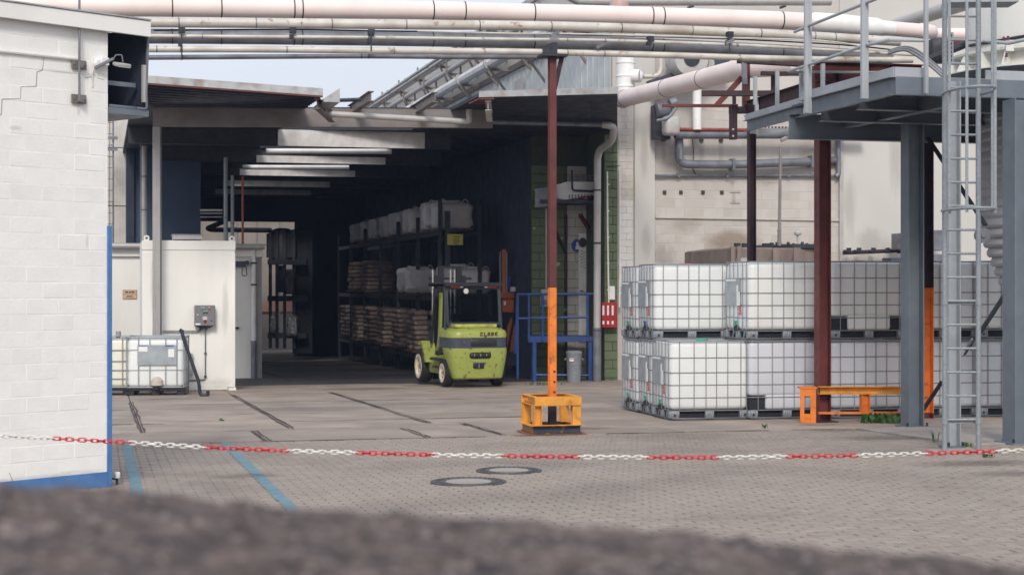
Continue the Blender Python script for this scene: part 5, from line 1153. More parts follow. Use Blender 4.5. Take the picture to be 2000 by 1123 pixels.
for q in (R(25), R(60), R(120), R(155)):
    x = lw_ / 2 - (lw_ / 2 + .03 + .1 * math.sin(q)) * math.cos(q)
    MB().bar(lq(x, .72 * math.sin(q), W(0, 420, ld_).z), lq(x, .72 * math.sin(q), ltop_), .03, .012, up=lf).build('cage_strap', GALV, lt)
for y in (590, 822): MB().bar(lq(-.03, -.03, W(0, y, ld_).z), lq(lw_ + .04, -.03, W(0, y, ld_).z), .012, .055).bar(lq(.1, -.03, W(0, y, ld_).z), lq(.1, -.3, W(0, y, ld_).z), .05, .05).build('stay', GALV, lt); 
for y in (590, 822):
    for x in (0, lw_): MB().cyl(lq(x, 0, W(0, y - 6, ld_).z), lq(x, 0, W(0, y + 6, ld_).z), .038, n=10).build('clamp', GALV, lt)
# landing rail of the ladder top
MB().prism([W(1855, 0, 19.2), W(1990, -3, 18.7), W(1990, 4, 18.7), W(1855, 5, 19.2)], V((0, .4, 0))).build('step_plate', GREYL, lt)
MB().box(lq(lw_ / 2 - .02, .0, lz - .0), (.62, .4, .06), RZ).build('footing', CONCP, lt, bev=.01)
MB().tube([W(1921, 80, 18.9), W(1970, 85, 18.6), W(2040, 70, 18.4)], .02, 8).build('top_rail', GREYL, lt)
# ================================================================ SILO
sc = W(2065, HY, 22.4); si = thing('silo', 'cream silo with a grey ribbed hopper under the walkway', 'silo', lev(sc, -.4))
k_ = 22.4 / F
def sz(py): return W(0, py, 22.4).z
prof = []
y = 205
while y < 560:
    f_ = 0 if y < 425 else min(1, ((y - 425) / 135)) ** 1.25
    r = (150 - f_ * 48) * k_
    prof += [(r - 4 * k_, sz(y)), (r, sz(y + 6)), (r, sz(y + 13)), (r - 4 * k_, sz(y + 18))]; y += 18.6
prof.append((60 * k_, sz(y + 3)))
MB().lathe(lev(sc, 0), [(a, b) for a, b in prof][::-1], 56).build('ribbed_hopper', RIBG, si)
MB().lathe(lev(sc, 0), [(170 * k_, sz(152)), (222 * k_, sz(151)), (222 * k_, sz(149)), (184 * k_, sz(146)), (184 * k_, sz(120)), (205 * k_, sz(117)), (205 * k_, sz(112)), (170 * k_, sz(110))], 48).build('skirt_ring', SILO, si)
for k in range(24):
    q = 2 * math.pi * k / 24; d = V((math.cos(q), math.sin(q), 0)); s2 = V((-d.y, d.x, 0))
    MB().prism([lev(sc + d * 182 * k_, sz(148)), lev(sc + d * 220 * k_, sz(148)), lev(sc + d * 204 * k_, sz(117)), lev(sc + d * 182 * k_, sz(117))], s2 * .02).build('gusset', SILO, si)
MB().lathe(lev(sc, 0), [(170 * k_, sz(116)), (170 * k_, sz(20)), (164 * k_, sz(6)), (160 * k_, sz(-60)), (0, sz(-80))], 56).build('body', SILO, si)
MB().tube([lev(sc, sz(90)) + V((172 * k_ * math.cos(q), 172 * k_ * math.sin(q), .03 * math.sin(3 * q))) for q in [math.pi * (1 + k / 20) for k in range(21)]], .022, 6).build('black_cable', BLACKP, si)
q = W(1917, 460, 21.6); MB().cyl(q, q + V((.0, -.07, 0)), .1, n=16).cyl(q, q + V((0, -.1, 0)), .03, n=8).build('inspection_port', GREYPIPE, si)
q = W(1972, 90, 21.35)
MB().box(q, (.1, .05, .14)).build('level_sensor', SILO, si)
for dx, dz in ((-.085, .09), (-.03, .1), (-.05, -.12)): MB().cyl(q + V((dx, -.03, dz - .03)), q + V((dx, -.03, dz + .02)), .016, n=8).build('red_gland', RUSTR, si)
MB().tube([W(1720, 60, 31), W(1925, -6, 26)], 14 * 28 / F, 18).build('x', PALEPIPE, thing('grey_feed_pipe', 'fat grey feed pipe slanting up behind the handrail to the silo', 'pipe', W(1760, 45, 30))).name = 'pipe'
t = thing('slotted_strut', 'slotted galvanised strut standing by the silo ring', 'strut', W(1858, 125, 21))
MB().bar(W(1858, 125, 21), W(1858, 64, 21), .04, .04, up=nn).build('bar', GALV, t)
for k in range(7): MB().box(W(1858, 118 - k * 8, 20.97), (.014, .01, .03)).build('slot', DARK, t)
t = thing('cable_bundle', 'bundle of grey cables bending down behind the handrail post', 'cables', W(1760, 95, 21.6))
for k in range(5):
    o = k * 3.0; MB().tube(smooth_path([W(1735, 100 + o * .5, 21.8), W(1765, 92 + o * .6, 21.6), W(1790, 98 + o, 21.3), W(1822, 122 + o, 21), W(1842, 140 + o, 20.9)]), .014, 6).build('cable', PALEPIPE if k % 2 else GREYPIPE, t)
t = thing('dark_valve_block', 'dark valve housing under the pink elbow', 'valve', W(1835, 98, 23))
MB().rbox(W(1835, 100, 23.2), (.3, .3, .34), .05, 2).build('body', DARK, t); MB().tube([W(1810, 118, 22.8), W(1900, 82, 23)], .05, 8).build('pipe', DARK, t)
# ================================================================ FORKLIFT
fl = thing('forklift', 'lime green forklift seen from behind, cream wheel rims, parked at the hall mouth', 'forklift', (0, 0, 0))
RX = Matrix.Rotation(R(90), 3, 'Y')
# counterweight: stacked rounded outlines
def outline(hw, y0, y1, r, z, n=6):
    pts = []
    for cx, sx in ((-hw + r, -1), (hw - r, 1)):
        for k in range(n + 1):
            q = R(90) * k / n
            if sx < 0: pts.append(V((cx - r * math.cos(q), y0 + r - r * math.sin(q), z)))
            else: pts.append(V((cx + r * math.sin(q), y0 + r - r * math.cos(q), z)))
    return pts + [V((hw, y1, z)), V((-hw, y1, z))]
def loft(rows):
    b = MB(); n = len(rows[0]); vs = [p for r_ in rows for p in r_]; fs = []
    for i in range(len(rows) - 1): fs += [(i * n + j, i * n + (j + 1) % n, (i + 1) * n + (j + 1) % n, (i + 1) * n + j) for j in range(n)]
    fs += [tuple(range(n))[::-1], tuple(range((len(rows) - 1) * n, len(rows) * n))]
    return b.add(vs, fs)
HW = .70
low = loft([outline(.56, .08, .28, .16, .19), outline(.59, .05, .30, .18, .22), outline(.655, .02, .36, .22, .52), outline(.695, .0, .58, .24, .78), outline(HW, .0, .62, .26, .885)]).build('counterweight', LIME, fl)
MB().rbox((.0, .005, .725), (.5, .06, .13), .05, 3).build('tow_slot', BLACKP, low)
for x in (-.14, 0, .14): MB().bar((x, -.03, .70), (x, -.03, .76), .012, .012, up=V((0, 1, 0))).build('slot_bar', LIME, low)
MB().rbox((-.03, .03, .50), (.26, .08, .14), .03, 2).build('tow_recess', BLACKP, low); MB().bar((-.12, -.01, .565), (.13, -.01, .565), .05, .02).cyl((-.03, -.0, .44), (-.03, -.0, .56), .016).build('tow_pin', GREYPIPE, low)
loft([outline(HW - .012, .012, .9, .25, .887), outline(HW - .012, .014, .9, .25, 1.115)]).build('slate_band', SLATE, fl)
MB().rbox((.09, .02, 1.0), (.62, .04, .17), .03, 2).build('grille', BLACKP, fl)
MB().bar((-.38, -.004, .99), (-.375, -.004, 1.04), .03, .012).build('worn_sticker', REDM, fl)
hood = loft([outline(HW, .0, .95, .28, 1.118), outline(HW, .0, .95, .28, 1.20), outline(HW - .02, .03, .95, .28, 1.27), outline(HW - .09, .10, .95, .28, 1.32), outline(HW - .2, .2, .9, .25, 1.345)]).build('hood', LIME, fl)
MB().rbox((-.05, .42, 1.38), (1.0, .5, .075), .015, 2).build('hood_lid', mat('rust_scraped_lime', (.42, .46, .09), .5, dirt=(.25, .10, .04), damt=.8, dscale=9), fl)
# maker lettering, block strokes
lt_ = MB(); st = .021; hh = .085; ww = .082
def stroke(x0, z0, x1, z1, t_=st): lt_.bar((x0, -.004, z0), (x1, -.004, z1), .012, t_, up=V((0, 0, 1)) if abs(x1 - x0) > abs(z1 - z0) else V((1, 0, 0)))
lx0, lz0_ = .0, 1.155
def letter(ch, x):
    h = hh; w_ = ww - .02; e = st / 2
    seg = {'C': [(0, e, w_, e), (0, h - e, w_, h - e), (e, st, e, h - st), (w_ - e, h - st, w_ - e, h * .66), (w_ - e, st, w_ - e, h * .34)], 'L': [(e, st, e, h), (0, e, w_, e)],
           'A': [(e, 0, e, h - st), (w_ - e, 0, w_ - e, h - st), (0, h - e, w_, h - e), (st, h * .42, w_ - st, h * .42)],
           'R': [(e, 0, e, h - st), (0, h - e, w_, h - e), (w_ - e, h * .5, w_ - e, h - st), (st, h * .42, w_ - .004, h * .42), (w_ * .45, h * .34, w_ - e, 0)],
           'K': [(e, 0, e, h), (st, h * .48, w_ - .004, h - .003), (st + .006, h * .5, w_ - .002, .003)]}[ch]
    for a, b, c, d in seg: stroke(x + a, lz0_ + b, x + c, lz0_ + d)
for i, ch in enumerate('CLARK'): letter(ch, lx0 + i * (ww + .004))
lt_.build('lettering', INK, fl)
# body and sides
for s_ in (-1, 1):
    sd = MB().prism([(s_ * .60, .72, .50), (s_ * .60, 1.25, .26), (s_ * .60, 2.0, .26), (s_ * .60, 2.12, .5), (s_ * .60, 2.05, .62), (s_ * .60, .8, .72)], (-s_ * .22, 0, 0)).build('side_panel', LIME, fl, bev=.01)
    MB().prism([(s_ * .74, 1.86, .50), (s_ * .74, 2.10, .90), (s_ * .74, 2.25, .99), (s_ * .74, 2.5, .95), (s_ * .74, 2.5, .87), (s_ * .74, 2.28, .90), (s_ * .74, 2.18, .82), (s_ * .74, 1.98, .50)], (-s_ * .3, 0, 0)).build('front_fender', LIME, fl, bev=.008)
    MB().box((s_ * .63, 1.2, .6), (.2, .7, .05)).box((s_ * .645, 1.2, .42), (.14, .4, .04)).build('step', BLACKP, fl)
    MB().prism([(s_ * .60, .88, .75), (s_ * .60, 1.6, .68), (s_ * .60, 1.35, 1.1), (s_ * .60, .88, 1.2)], (-s_ * .1, 0, 0)).build('seat_side', BLACKP, fl)
    MB().tube(smooth_path([V((s_ * .62, 1.42, .66)), V((s_ * .62, 1.22, .9)), V((s_ * .62, 1.14, 1.25)), V((s_ * .6, 1.12, 2.1))]), .001, 4)
    gp_ = [V((s_ * .635, 1.30, .80)), V((s_ * .635, 1.17, 1.0)), V((s_ * .635, 1.12, 1.3)), V((s_ * .625, 1.12, 1.55)), V((s_ * .61, 1.12, 2.12))]
    for a, b in zip(gp_, gp_[1:]): pass
    q = smooth_path(gp_, 4)
    bb = MB()
    vs = []
    for p in q: vs += [p + V((0, -.07, 0)), p + V((0, .07, 0)), p + V((-s_ * .05, .07, 0)), p + V((-s_ * .05, -.07, 0))]
    fs = []
    for i in range(len(q) - 1): fs += [(i * 4 + j, i * 4 + (j + 1) % 4, i * 4 + 4 + (j + 1) % 4, i * 4 + 4 + j) for j in range(4)]
    bb.add(vs, fs).build('guard_pillar', LIME if s_ < 0 else CABM, fl)
    MB().tube(bend([V((s_ * .66, .52, 1.3)), V((s_ * .64, .58, 2.2)), V((s_ * .62, .7, 2.31))], .1), .035, 8).build('rear_pillar', CABM, fl)
    MB().tube(bend([V((s_ * .55, 2.05, .95)), V((s_ * .52, 1.78, 2.25)), V((s_ * .52, 1.6, 2.31))], .1), .035, 8).build('front_pillar', BLACKP, fl)
    MB().box((s_ * .42 + .0, .5, 2.265), (.26, .04, .05)).build('tail_lamp', LAMPR, fl); MB().box((s_ * .29, .498, 2.265), (.07, .045, .05)).build('reversing_lamp', LAMPC, fl)
    MB().tube([V((s_ * .64, .9, 2.15)), V((s_ * .74, 1.0, 2.18)), V((s_ * .74, 1.0, 2.05))], .014, 6).box((s_ * .75, 1.0, 2.12), (.12, .03, .18)).build('mirror', BLACKP, fl)
MB().box((0, 1.1, .55), (.8, 1.3, .7)).build('engine_block', BLACKP, fl)
ov = MB().box((0, 1.15, 2.33), (1.36, 1.4, .035)).box((0, .47, 2.31), (1.36, .05, .09)).box((0, 1.85, 2.31), (1.36, .05, .09)).build('overhead_guard', BLACKP, fl, bev=.01)
MB().prism([(-.61, .50, 1.42), (.61, .50, 1.42), (.61, .585, 2.22), (-.61, .585, 2.22)], (0, .008, 0)).build('rear_window', GLASS, fl)
wf = MB()
for a, b in (((-.63, .5, 1.42), (.63, .5, 1.42)), ((-.63, .59, 2.23), (.63, .59, 2.23)), ((-.615, .5, 1.42), (-.615, .59, 2.23)), ((.615, .5, 1.42), (.615, .59, 2.23))): wf.bar(a, b, .05, .07)
wf.build('window_frame', CABM, fl); MB().bar((-.5, .6, 1.58), (.5, .6, 1.58), .1, .1).build('rear_shelf', SLATE, fl)
MB().rbox((0.05, .95, 1.75), (.5, .14, .62), .06, 3).rbox((.05, 1.2, 1.4), (.5, .5, .16), .05, 2).build('seat', BLACKP, fl)
MB().tube([V((-.05 + .19 * math.cos(q), 1.75 + .06 * math.sin(q), 1.62 + .17 * math.sin(q))) for q in [2 * math.pi * k / 20 for k in range(20)]], .017, 6, closed=True).bar((-.05, 1.8, 1.62), (-.05, 2.0, 1.2), .05, .05).build('steering_wheel', BLACKP, fl)
wl_ = MB().lathe((-.2, .46, 2.16), [(0, -.03), (.06, -.03), (.07, 0), (.06, .05), (.02, .08)], 16, M=Matrix(((1, 0, 0), (0, 0, 1), (0, 1, 0)))).build('work_lamp', BLACKP, fl)
MB().lathe((-.2, .425, 2.16), [(0, 0), (.06, 0), (.06, -.006)], 16, M=Matrix(((1, 0, 0), (0, 0, -1), (0, 1, 0)))).build('lamp_glass', LAMPC, wl_)
MB().box((-.78, 1.02, 2.15), (.1, .05, .06)).build('side_flash', LAMPC, fl)
# mast
for x in (-.33, .33): MB().channel((x, 2.35, .12), (x, 2.35, 2.52), .12, .1, .02, up=V((0, 1, 0))).build('outer_mast', BLACKP, fl)
for x in (-.22, .22):
    MB().box((x, 2.36, 1.4), (.13, .09, 2.62)).build('inner_mast', BLACKP, fl)
for x in (-.44, .0, .1): MB().tube([V((x, 2.3, .3)), V((x, 2.3, 2.66))], .02, 8).build('mast_hose', PALEPIPE, fl)
MB().box((-.0, 2.33, 2.45), (1.05, .06, .06)).box((0, 2.36, 2.72), (.57, .08, .05)).box((0, 2.36, .4), (.7, .08, .12)).build('mast_tie', BLACKP, fl)
cr = MB().box((0, 2.45, .3), (1.0, .05, .1)).box((0, 2.45, .75), (1.0, .05, .1))
for x in (-.48, -.24, 0, .24, .48): cr.box((x, 2.46, 1.0), (.03, .04, .9))
cr.box((0, 2.46, 1.45), (1.0, .04, .04)).build('load_backrest', BLACKP, fl)
for x in (-.3, .3): MB().box((x, 2.52, .45), (.12, .045, .75)).box((x, 3.05, .09), (.12, 1.1, .04)).build('fork', DARK, fl)
def wheel(x, y, r, rr, wd, s_):
    a = V((x - wd / 2, y, r)); M = Matrix(((0, 0, 1), (1, 0, 0), (0, 1, 0)))
    w_ = MB().lathe((x - s_ * wd / 2, y, r), [(rr, s_ * wd), (r * .93, s_ * wd), (r, s_ * wd * .85), (r, s_ * wd * .15), (r * .93, 0), (rr, 0), (rr, s_ * wd)], 36, M=M, caps=False).build('wheel', BLACK, fl)
    MB().lathe((x - s_ * wd / 2, y, r), [(0, s_ * wd * .82), (rr * .35, s_ * wd * .82), (rr * .4, s_ * wd * .86), (rr * .72, s_ * wd * .86), (rr * .84, s_ * wd * 1.03), (rr * 1.06, s_ * wd * 1.04), (rr * 1.06, s_ * wd * .9)], 32, M=M, caps=False).build('rim', RIM, w_)
    MB().cyl((x + s_ * wd * .0, y, r), (x + s_ * wd * .36, y, r), rr * .26, n=16).build('hub', mat('rusty_hub', (.2, .1, .06), .7), w_)
    for k in range(6): q = 2 * math.pi * k / 6; MB().cyl((x, y + math.cos(q) * rr * .55, r + math.sin(q) * rr * .55), (x + s_ * wd * .39, y + math.cos(q) * rr * .55, r + math.sin(q) * rr * .55), .018, n=8).build('nut', CABM, w_)
for s_ in (-1, 1):
    wheel(s_ * .60, .66, .31, .205, .2, s_); wheel(s_ * .62, 2.45, .385, .27, .26, s_)
q = G(938, 757); k_ = .965
fl.location = V((q.x, q.y, vz(q))); fl.rotation_euler = (0, 0, TH + R(5)); fl.scale = (k_, k_, k_)
# ================================================================ RACKING WITH GOODS
rk0 = W(905, HY, 44.0); RKZ = (-.62, .0, 0)
rk = thing('pallet_rack', 'dark pallet rack along the right side of the hall with white bags and sacks', 'rack', lev(rk0, vz(rk0)))
def rq_(u, v, z): p = rk0 + U * u + VV * v; return lev(p, z)
Zl = [W(0, 697, 44).z - .06, W(0, 574, 44).z - .06, W(0, 447, 44).z - .06]
RL = 19.0
for v in [0.05, 3.2, 6.4, 9.6, 12.8, 16, 19]:
    for u in (-.62, .45): MB().box(rq_(u, v, 1.1), (.1, .09, 5.3 if v < 1 else 4.6), RZ).build('upright', DARK, rk)
for z in Zl:
    for u in (-.62, .45): MB().bar(rq_(u, 0, z - .06), rq_(u, RL, z - .06), .06, .12).build('beam', DARK, rk)
up_ = rq_(-.35, -.04, 0)
MB().box(W(874, 468, 43.6), (.13, .09, 1.5), RZ).build('upright', DARK, rk)
sgn = thing('yellow_rack_sign', 'yellow load notice hanging on the rack above the forklift', 'sign', W(889, 468, 43.4))
MB().box(W(889, 468, 43.4), (31 * 43.4 / F, .02, 21 * 43.4 / F), RZ).build('board', SIGNY, sgn)
pr = MB()
for y, x0, x1 in ((462, 879, 899), (467, 882, 896), (471, 880, 898), (475, 884, 894)): pr.bar(W(x0, y, 43.38), W(x1, y + .3, 43.38), .004, .022)
pr.build('print', INK, sgn)
bagm = MB().rbox((0, 0, .35), (.97, .97, .68), .10, 2, sub=4, wob=.035).rbox((0, 0, .69), (.45, .45, .12), .05, 2, wob=.02)
bme = bagm.mesh('bag', BAG, ang=60)
def bag(lab, u, v, z, sx=1., sz_=1., grp='white bulk bags on the rack'):
    t = thing('bulk_bag', lab, 'bulk bag', rq_(u, v, z), grp)
    piece('bag', bme, t, rq_(u, v, z), Matrix.Rotation(TH + random.uniform(-.15, .15), 3, 'Z'), (sx, sx, sz_))
    for x in (-.3, .3): MB().tube(smooth_path([rq_(u + x - .1, v - .3, z + .68 * sz_), rq_(u + x, v - .3, z + (.74 + random.uniform(0, .05)) * sz_), rq_(u + x + .1, v - .3, z + .68 * sz_)]), .012, 6).build('loop', BAG, t)
    MB().box(rq_(u, v, z - .03), (.95, .95, .05), RZ).build('pallet', WOOD, t)
zt2 = Zl[2] + .07
for k, lab in enumerate(('bulk bag nearest on the top shelf, behind the dark upright', 'second bulk bag from the near end of the top shelf', 'third bulk bag from the near end of the top shelf', 'fourth bulk bag from the near end of the top shelf', 'fifth bulk bag from the near end of the top shelf', 'sixth bulk bag from the near end of the top shelf', 'bulk bag near the far end of the top shelf', 'farthest bulk bag on the top shelf')):
    bag(lab, -.2, .55 + k * 2.1 + (0, -.55, -.2, .1, 0, .1, .2, .3)[k], zt2, random.uniform(.95, 1.08), (1.0, 1.1, 1.0, .98, .95, .95, .95, .92)[k])
zt1 = Zl[1] + .07
bag('bright bulk bag on the middle shelf left of the forklift roof', -.55, 3.6, zt1, 1.0, 1.0); bag('bulk bag on the middle shelf seen behind the lift mast', .1, 1.2, zt1, 1.05, 1.05); bag('bulk bag on the middle shelf right of the lift mast', .35, .5, zt1, .9, .95)
sk = MB().rbox((0, 0, 0), (.42, .58, .15), .06, 2, sub=2, wob=.012).mesh('sack', SACK, ang=60)
def stack(lab, u, v, z, rows=7, grp='stacks of brown sacks on the rack'):
    t = thing('sack_stack', lab, 'sack stack', rq_(u, v, z), grp)
    MB().box(rq_(u, v, z + .03), (1.0, 1.3, .06), RZ).build('pallet', WOOD, t)
    for r_ in range(rows):
        for i in range(2):
            for j in range(2):
                p = rq_(u + (i - .5) * .46 + random.uniform(-.03, .03), v + (j - .5) * .62 + random.uniform(-.03, .03), z + .13 + r_ * .138)
                piece('sack', sk, t, p, Matrix.Rotation(TH + random.uniform(-.1, .1), 3, 'Z'), (1, 1, random.uniform(.9, 1.08)))
zt0 = Zl[0] + .07
for k, lab in enumerate(('sack stack on the lowest shelf, closest to the forklift wheel', 'second sack stack from the forklift on the lowest shelf', 'third sack stack from the forklift on the lowest shelf', 'fourth sack stack from the forklift on the lowest shelf', 'fifth sack stack from the forklift on the lowest shelf', 'farthest sack stack on the lowest shelf')):
    stack(lab, -.35, 3.4 + k * 2.7, zt0, 8)
stack('nearer sack stack on the middle shelf', -.3, 12.2, zt1, 7); stack('farther sack stack on the middle shelf', -.3, 15.4, zt1, 7)
# left rack silhouettes before the far opening
lr = thing('goods_rack', 'black rack with wrapped goods standing before the far opening', 'rack', W(545, 690, 62))
def q_(px, py, k=0): return W(px, py, 62 + k)
for px in (528, 541, 556, 574): MB().box((q_(px, 680) + q_(px, 448)) / 2, (.11, .1, (q_(px, 448) - q_(px, 680)).length)).build('upright', DARK, lr)
for y in (512, 583, 655): MB().bar(q_(524, y), q_(600, y), .4, .2).build('shelf', DARK, lr)
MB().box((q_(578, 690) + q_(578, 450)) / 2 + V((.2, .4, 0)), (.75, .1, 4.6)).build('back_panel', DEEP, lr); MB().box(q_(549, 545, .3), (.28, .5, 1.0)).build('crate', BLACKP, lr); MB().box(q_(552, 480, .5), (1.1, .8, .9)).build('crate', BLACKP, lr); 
rd = thing('dark_round_vessel', 'dark domed vessel standing on top of the left goods rack', 'vessel', q_(552, 512, .6))
MB().lathe(q_(551, 512, .5), [(.45, 0), (.45, 1.05), (.38, 1.2), (.2, 1.27), (0, 1.28)], 20).build('body', BLACKP, rd)
wr = mat('silver_wrap', (.30, .30, .33), .3, .3, var=.3, scale=4, bump=.6, bscale=12, bdist=.05)
for lab, px, py, w_, h2 in (('crumpled wrapped parcel on the low shelf, right', 571, 636, .36, .75), ('crumpled wrapped parcel on the low shelf, left', 534, 632, .2, .6), ('wrapped roll on the middle shelf of the goods rack', 566, 550, .3, .9)):
    t = thing('wrapped_parcel', lab, 'parcel', q_(px, py, -.3)); MB().rbox(q_(px, py, -.3), (w_, .3, h2), .08, 2, sub=3, wob=.03).build('wrap', wr if h2 < .8 else GREYPIPE, t)
# ================================================================ BLUE PLATFORM, BINS, STACKER
b0_ = G(1085, 744); bl_ = thing('blue_platform', 'blue steel access platform with railings before the white door', 'platform', b0_)
bdp = b0_.y
def bq(px, py, k=0): return W(px, py, bdp + k)
MB().prism([bq(1035, 669), bq(1164, 667), bq(1164, 657), bq(1035, 656)], V((0, .05, 0))).build('front_beam', BLUEST, bl_, bev=.004)
MB().prism([bq(1035, 657, .05), bq(1164, 658, .05), bq(1164, 657, .05), bq(1035, 656, .05)], V((-.2, 1.1, 0))).build('deck', BLUEST, bl_)
for a, b in (((1010, 575), (1162, 574)), ((1012, 622), (1150, 619))): MB().tube([bq(*a), bq(*b)], .032, 10).build('rail', BLUEST, bl_)
for px, y0 in ((1011, 740), (1033, 668), (1060, 667), (1148, 667)): MB().tube([bq(px, y0), bq(px, 574)], .032, 10).build('rail_post', BLUEST, bl_)
for px in (1043, 1152): MB().bar(bq(px, 745), bq(px, 668), .09, .09, up=nn).build('leg', BLUEST, bl_)
MB().tube([bq(1043, 732), bq(1150, 733)], .03, 8).build('leg_tie', BLUEST, bl_); MB().tube([bq(1011, 574), bq(1006, 690)], .03, 8).build('stair_rail', BLUEST, bl_)
MB().bar(bq(1090, 616, -.1), bq(1109, 601, -.1), .03, .03).build('lever', DARK, bl_)
def bin_(lab, px, yb_, y0, wpx, m):
    c = G(px, yb_); k = c.y / F; h = (yb_ - y0) * k; r = wpx / 2 * k; t = thing('steel_bin', lab, 'bin', c, 'round metal bins under the blue platform')
    MB().lathe(c, [(r * .82, 0), (r * .84, .02), (r * .96, h * .9), (r * 1.0, h * .92), (r * 1.0, h * .95), (r * .9, h * .96)], 28).build('body', m, t)
    MB().lathe(c + Z * h * .95, [(r * 1.04, 0), (r * 1.04, .02), (r * .8, .05), (0, .06)], 28).build('lid', m, t)
    for z in (.3, .6): MB().lathe(c + Z * h * z, [(r * (.84 + .13 * z), 0), (r * (.87 + .13 * z), .01), (r * (.84 + .13 * z), .02)], 28).build('rib', m, t)
    for s_ in (-1, 1): MB().tube([c + V((s_ * r * .96, -r * .2, h * .78)), c + V((s_ * r * 1.1, -r * .1, h * .74)), c + V((s_ * r * .96, .0, h * .78))], .012, 6).build('handle', m, t)
    MB().box(c + V((-.06, -r * .95, h * .74)), (.1, .012, .07)).build('sticker', STICK, t); MB().box(c + V((-.06, -r * .97, h * .76)), (.09, .01, .02)).build('sticker_stripe', REDM, t)
bin_('bright galvanised dust bin with lid under the platform', 1121, 747, 686, 31, GALV); bin_('dull grey bin in the shade at the left platform leg', 1032, 735, 676, 20, GREYPIPE)
so_ = G(985, 735); st_ = thing('orange_stacker', 'orange hand lift stacker behind the forklift', 'stacker', so_); sd_ = so_.y
def oq(px, py, k=0): return W(px, py, sd_ + k)
MB().box((oq(984, 487) + oq(984, 575)) / 2, (.1, .1, 88 * sd_ / F)).build('mast', ORM, st_)
for px in (977, 990): MB().tube([oq(px, 492, -.05), oq(px, 572, -.05)], .018, 8).build('chain_rod', GALV, st_)
MB().prism([oq(973, 583), oq(1006, 583), oq(1004, 570), oq(974, 569)], V((0, .4, 0))).build('motor_cover', ORM, st_, bev=.02); MB().prism([oq(981, 610), oq(1004, 611), oq(1004, 584), oq(981, 584)], V((0, .4, 0))).build('battery_box', ORM, st_, bev=.02)
MB().box(oq(986, 592, -.02), (.06, .02, .1)).build('label', STICK, st_); MB().prism([oq(992, 720), oq(1000, 720), oq(1007, 640), oq(998, 620), oq(990, 640)], V((0, .1, 0))).build('leg', ORM, st_); MB().tube(smooth_path([oq(1008, 600), oq(1000, 640), oq(990, 700)]), .03, 8).build('hose', BLACK, st_)
MB().box(oq(1003, 565, -.02), (.16, .12, .12)).build('control_head', PALEPIPE, st_); MB().tube([oq(996, 540), oq(993, 568)], .04, 8).build('bottle', BLUEV, st_)
MB().box(oq(990, 700), (.5, .6, .35)).build('chassis', BLACKP, st_)
# ================================================================ CHAIN
dc = 9.6
cp_ = [(-160, 836), (0, 850), (105, 856), (250, 864), (400, 873), (560, 880), (700, 884), (850, 888), (980, 890), (1150, 892), (1400, 893), (1540, 891), (1680, 889), (1810, 885), (1945, 881), (2160, 873)]
path = smooth_path([W(x, y, dc) for x, y in cp_], 40)
chn = thing('barrier_chain', 'red and white plastic barrier chain hanging across the yard', 'chain', path[0])
def link_mesh(m):
    L2, r_ = .0145, .0105; pts = []
    for s_ in (1, -1):
        for k in range(7): q = R(-90 + 30 * k) if s_ > 0 else R(90 + 30 * k); pts.append(V((s_ * L2 + r_ * math.cos(q), r_ * math.sin(q), 0)))
    return MB().tube(pts, .0036, 6, closed=True).mesh('link', m)
lmr, lmw = link_mesh(REDCH), link_mesh(WHTCH)
acc = 0; nxt = 0; n = 0
bounds = [105, 250, 398, 556, 700, 842, 984, 1125, 1262, 1404, 1540, 1678, 1812, 1944]
for a, b in zip(path, path[1:]):
    L = (b - a).length
    while nxt <= acc + L:
        p = a.lerp(b, (nxt - acc) / L); d = (b - a).normalized(); px = 1000 + p.x / p.y * F
        red = sum(px > q for q in bounds) % 2 == 1
        y_ = d.cross(Z).normalized(); z_ = y_.cross(d) * -1
        roll = R(78 if n % 2 == 0 else 10) + random.uniform(-.35, .35)
        yy = y_ * math.cos(roll) + Z * math.sin(roll); zz = d.cross(yy)
        piece('link', lmr if red else lmw, chn, p, Matrix((d, yy, zz)).transposed()); n += 1; nxt += .0365
    acc += L
for s_, px in ((0, -158), (1, 2158)):
    p = path[0] if s_ == 0 else path[-1]; t = thing('chain_post', 'slim post holding the %s end of the chain' % ('left', 'right')[s_], 'post', lev(p, vz(p)))
    MB().cyl(lev(p, vz(p)), lev(p, p.z + .08), .03).build('shaft', WHTCH, t); MB().lathe(lev(p, p.z + .08), [(.035, 0), (.03, .03), (0, .045)], 14).build('cap', REDCH, t)
# ================================================================ PARAPET IN FRONT OF THE CAMERA
de = 1.62
ep = [(-2500, 905), (-800, 918), (0, 928), (250, 940), (600, 975), (800, 990), (1000, 1000), (1250, 1018), (1500, 1040), (1750, 1066), (2000, 1088), (2600, 1130), (4200, 1200)]
def ez(px):
    for (x0, y0), (x1, y1) in zip(ep, ep[1:]):
        if px <= x1: f_ = (px - x0) / (x1 - x0); return CH + (HY - (y0 + (y1 - y0) * f_)) * de / F
    return 1.15
from mathutils import noise as NZ
pm = MB(); NX, NY = 190, 66; xs = [-1.1 + 2.3 * i / NX for i in range(NX + 1)]
vs = []
for j in range(NY + 1):
    d = .72 + (de - .72) * j / NY
    for x in xs:
        z = ez(1000 + x / de * F) + .004 * NZ.noise(V((x * 9, d * 9, 0))) + .007 * NZ.noise(V((x * 34, d * 34, 3))) + .005 * NZ.noise(V((x * 80, d * 80, 7)))
        if j > NY - 5: z -= .0016 * (j - NY + 5) ** 2
        vs.append(V((x, d + .012 * NZ.noise(V((x * 20, d * 5, 9))), z)))
nf = len(vs); fs = [(j * (NX + 1) + i, j * (NX + 1) + i + 1, (j + 1) * (NX + 1) + i + 1, (j + 1) * (NX + 1) + i) for j in range(NY) for i in range(NX)]
for i in range(NX + 1): vs.append(V((xs[i], de + .03, -.1)))
for i in range(NX + 1): vs.append(V((xs[i], .70, -.1)))
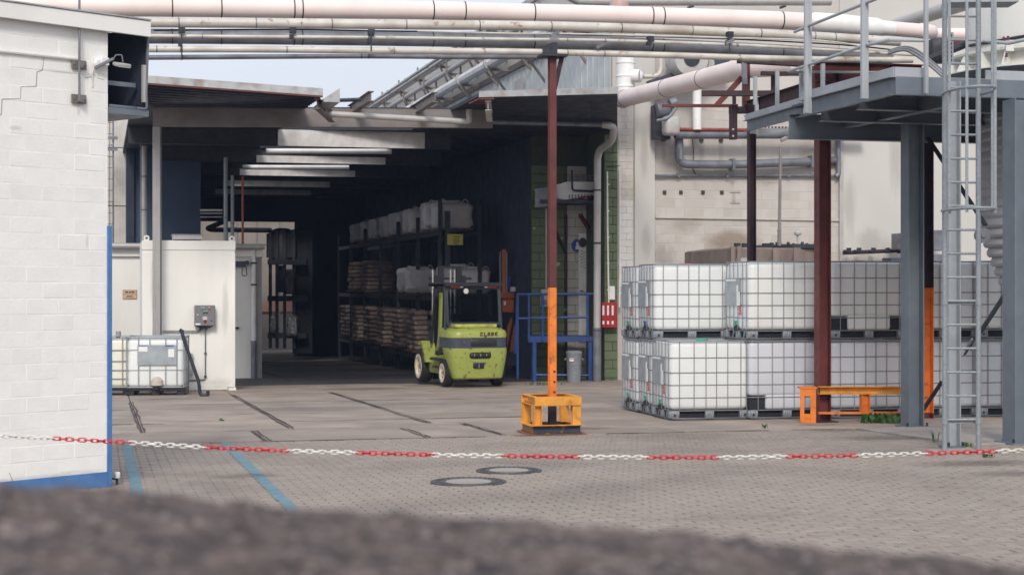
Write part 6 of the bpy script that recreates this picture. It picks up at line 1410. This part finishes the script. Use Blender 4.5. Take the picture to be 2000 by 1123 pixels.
b_ = NY * (NX + 1)
for i in range(NX): fs += [(b_ + i, b_ + i + 1, nf + i + 1, nf + i), (i + 1, i, nf + NX + 1 + i, nf + NX + 2 + i)]
pm.add(vs, fs)
tag(pm.build('stone_parapet', STONE, loc=(0, de, .0), ang=70) if False else pm.build('stone_parapet', STONE), 'dark rough stone parapet, blurred along the bottom of the picture', 'parapet')
# ================================================================ WEEDS
def weed(lab, c, n, h, spread, cat='weed', w_=.03, grp=None, droop=.5):
    t = thing('weed', lab, cat, c, grp); b = MB()
    for k in range(n):
        q = random.uniform(0, 6.28); r_ = random.uniform(0, spread); base = c + V((math.cos(q) * r_, math.sin(q) * r_ * .6, 0)); hh = h * random.uniform(.5, 1.0); q2 = random.uniform(0, 6.28)
        o = V((math.cos(q2), math.sin(q2), 0)); s_ = V((-o.y, o.x, 0)) * w_ * random.uniform(.6, 1.2)
        p1 = base + o * hh * .25 + Z * hh * .7; p2 = base + o * hh * droop + Z * hh
        b.add([base - s_ * .3, base + s_ * .3, p1 + s_, p1 - s_, p2], [(0, 1, 2, 3), (3, 2, 4)])
    b.build('leaves', LEAF, t)
weed('broad leaved weed growing under the orange guard rail', G(1650, 812), 90, .26, .28, w_=.045)
weed('low spreading weed between the guard rail and grey column', G(1722, 826), 110, .16, .34, w_=.035)
weed('spindly grass tuft at the pad edge beside the ladder', G(1826, 864), 12, .2, .05, w_=.006)
weed('small grass patch at the foot of the light grey column', G(1886, 872), 40, .06, .1, w_=.008)
weed('tiny weed in a joint of the concrete in front of the container', G(432, 822), 14, .05, .07, w_=.012)
weed('grass strip in shade below the blue platform', G(1062, 752), 60, .09, .5, w_=.015)
weed('small moss tuft at the joint right of the yellow guard', G(1494, 836), 14, .08, .05, w_=.01)
weed('small weed by the pad edge at the chain, far right', G(1932, 893), 20, .05, .08, w_=.01)

# ================================================================ BLUE AIR VEIL ADDED TO LIFT THE BLACKS
hz = MB().box((0, 60, 9.5), (150, 140, 25)).build('added_haze', None) if False else None
hm = bpy.data.materials.new('black_lift_air'); hm.use_nodes = True; hn = hm.node_tree
hn.nodes.remove(hn.nodes['Principled BSDF']); pv_ = hn.nodes.new('ShaderNodeVolumePrincipled'); pv_.inputs['Color'].default_value = (.5, .65, 1, 1); pv_.inputs['Density'].default_value = .00045
hn.links.new(pv_.outputs[0], hn.nodes['Material Output'].inputs['Volume'])
hz = MB().box((0, 30, 5.6), (160, 190, 17.6)).build('added_haze', hm); hz['kind'] = 'stuff'
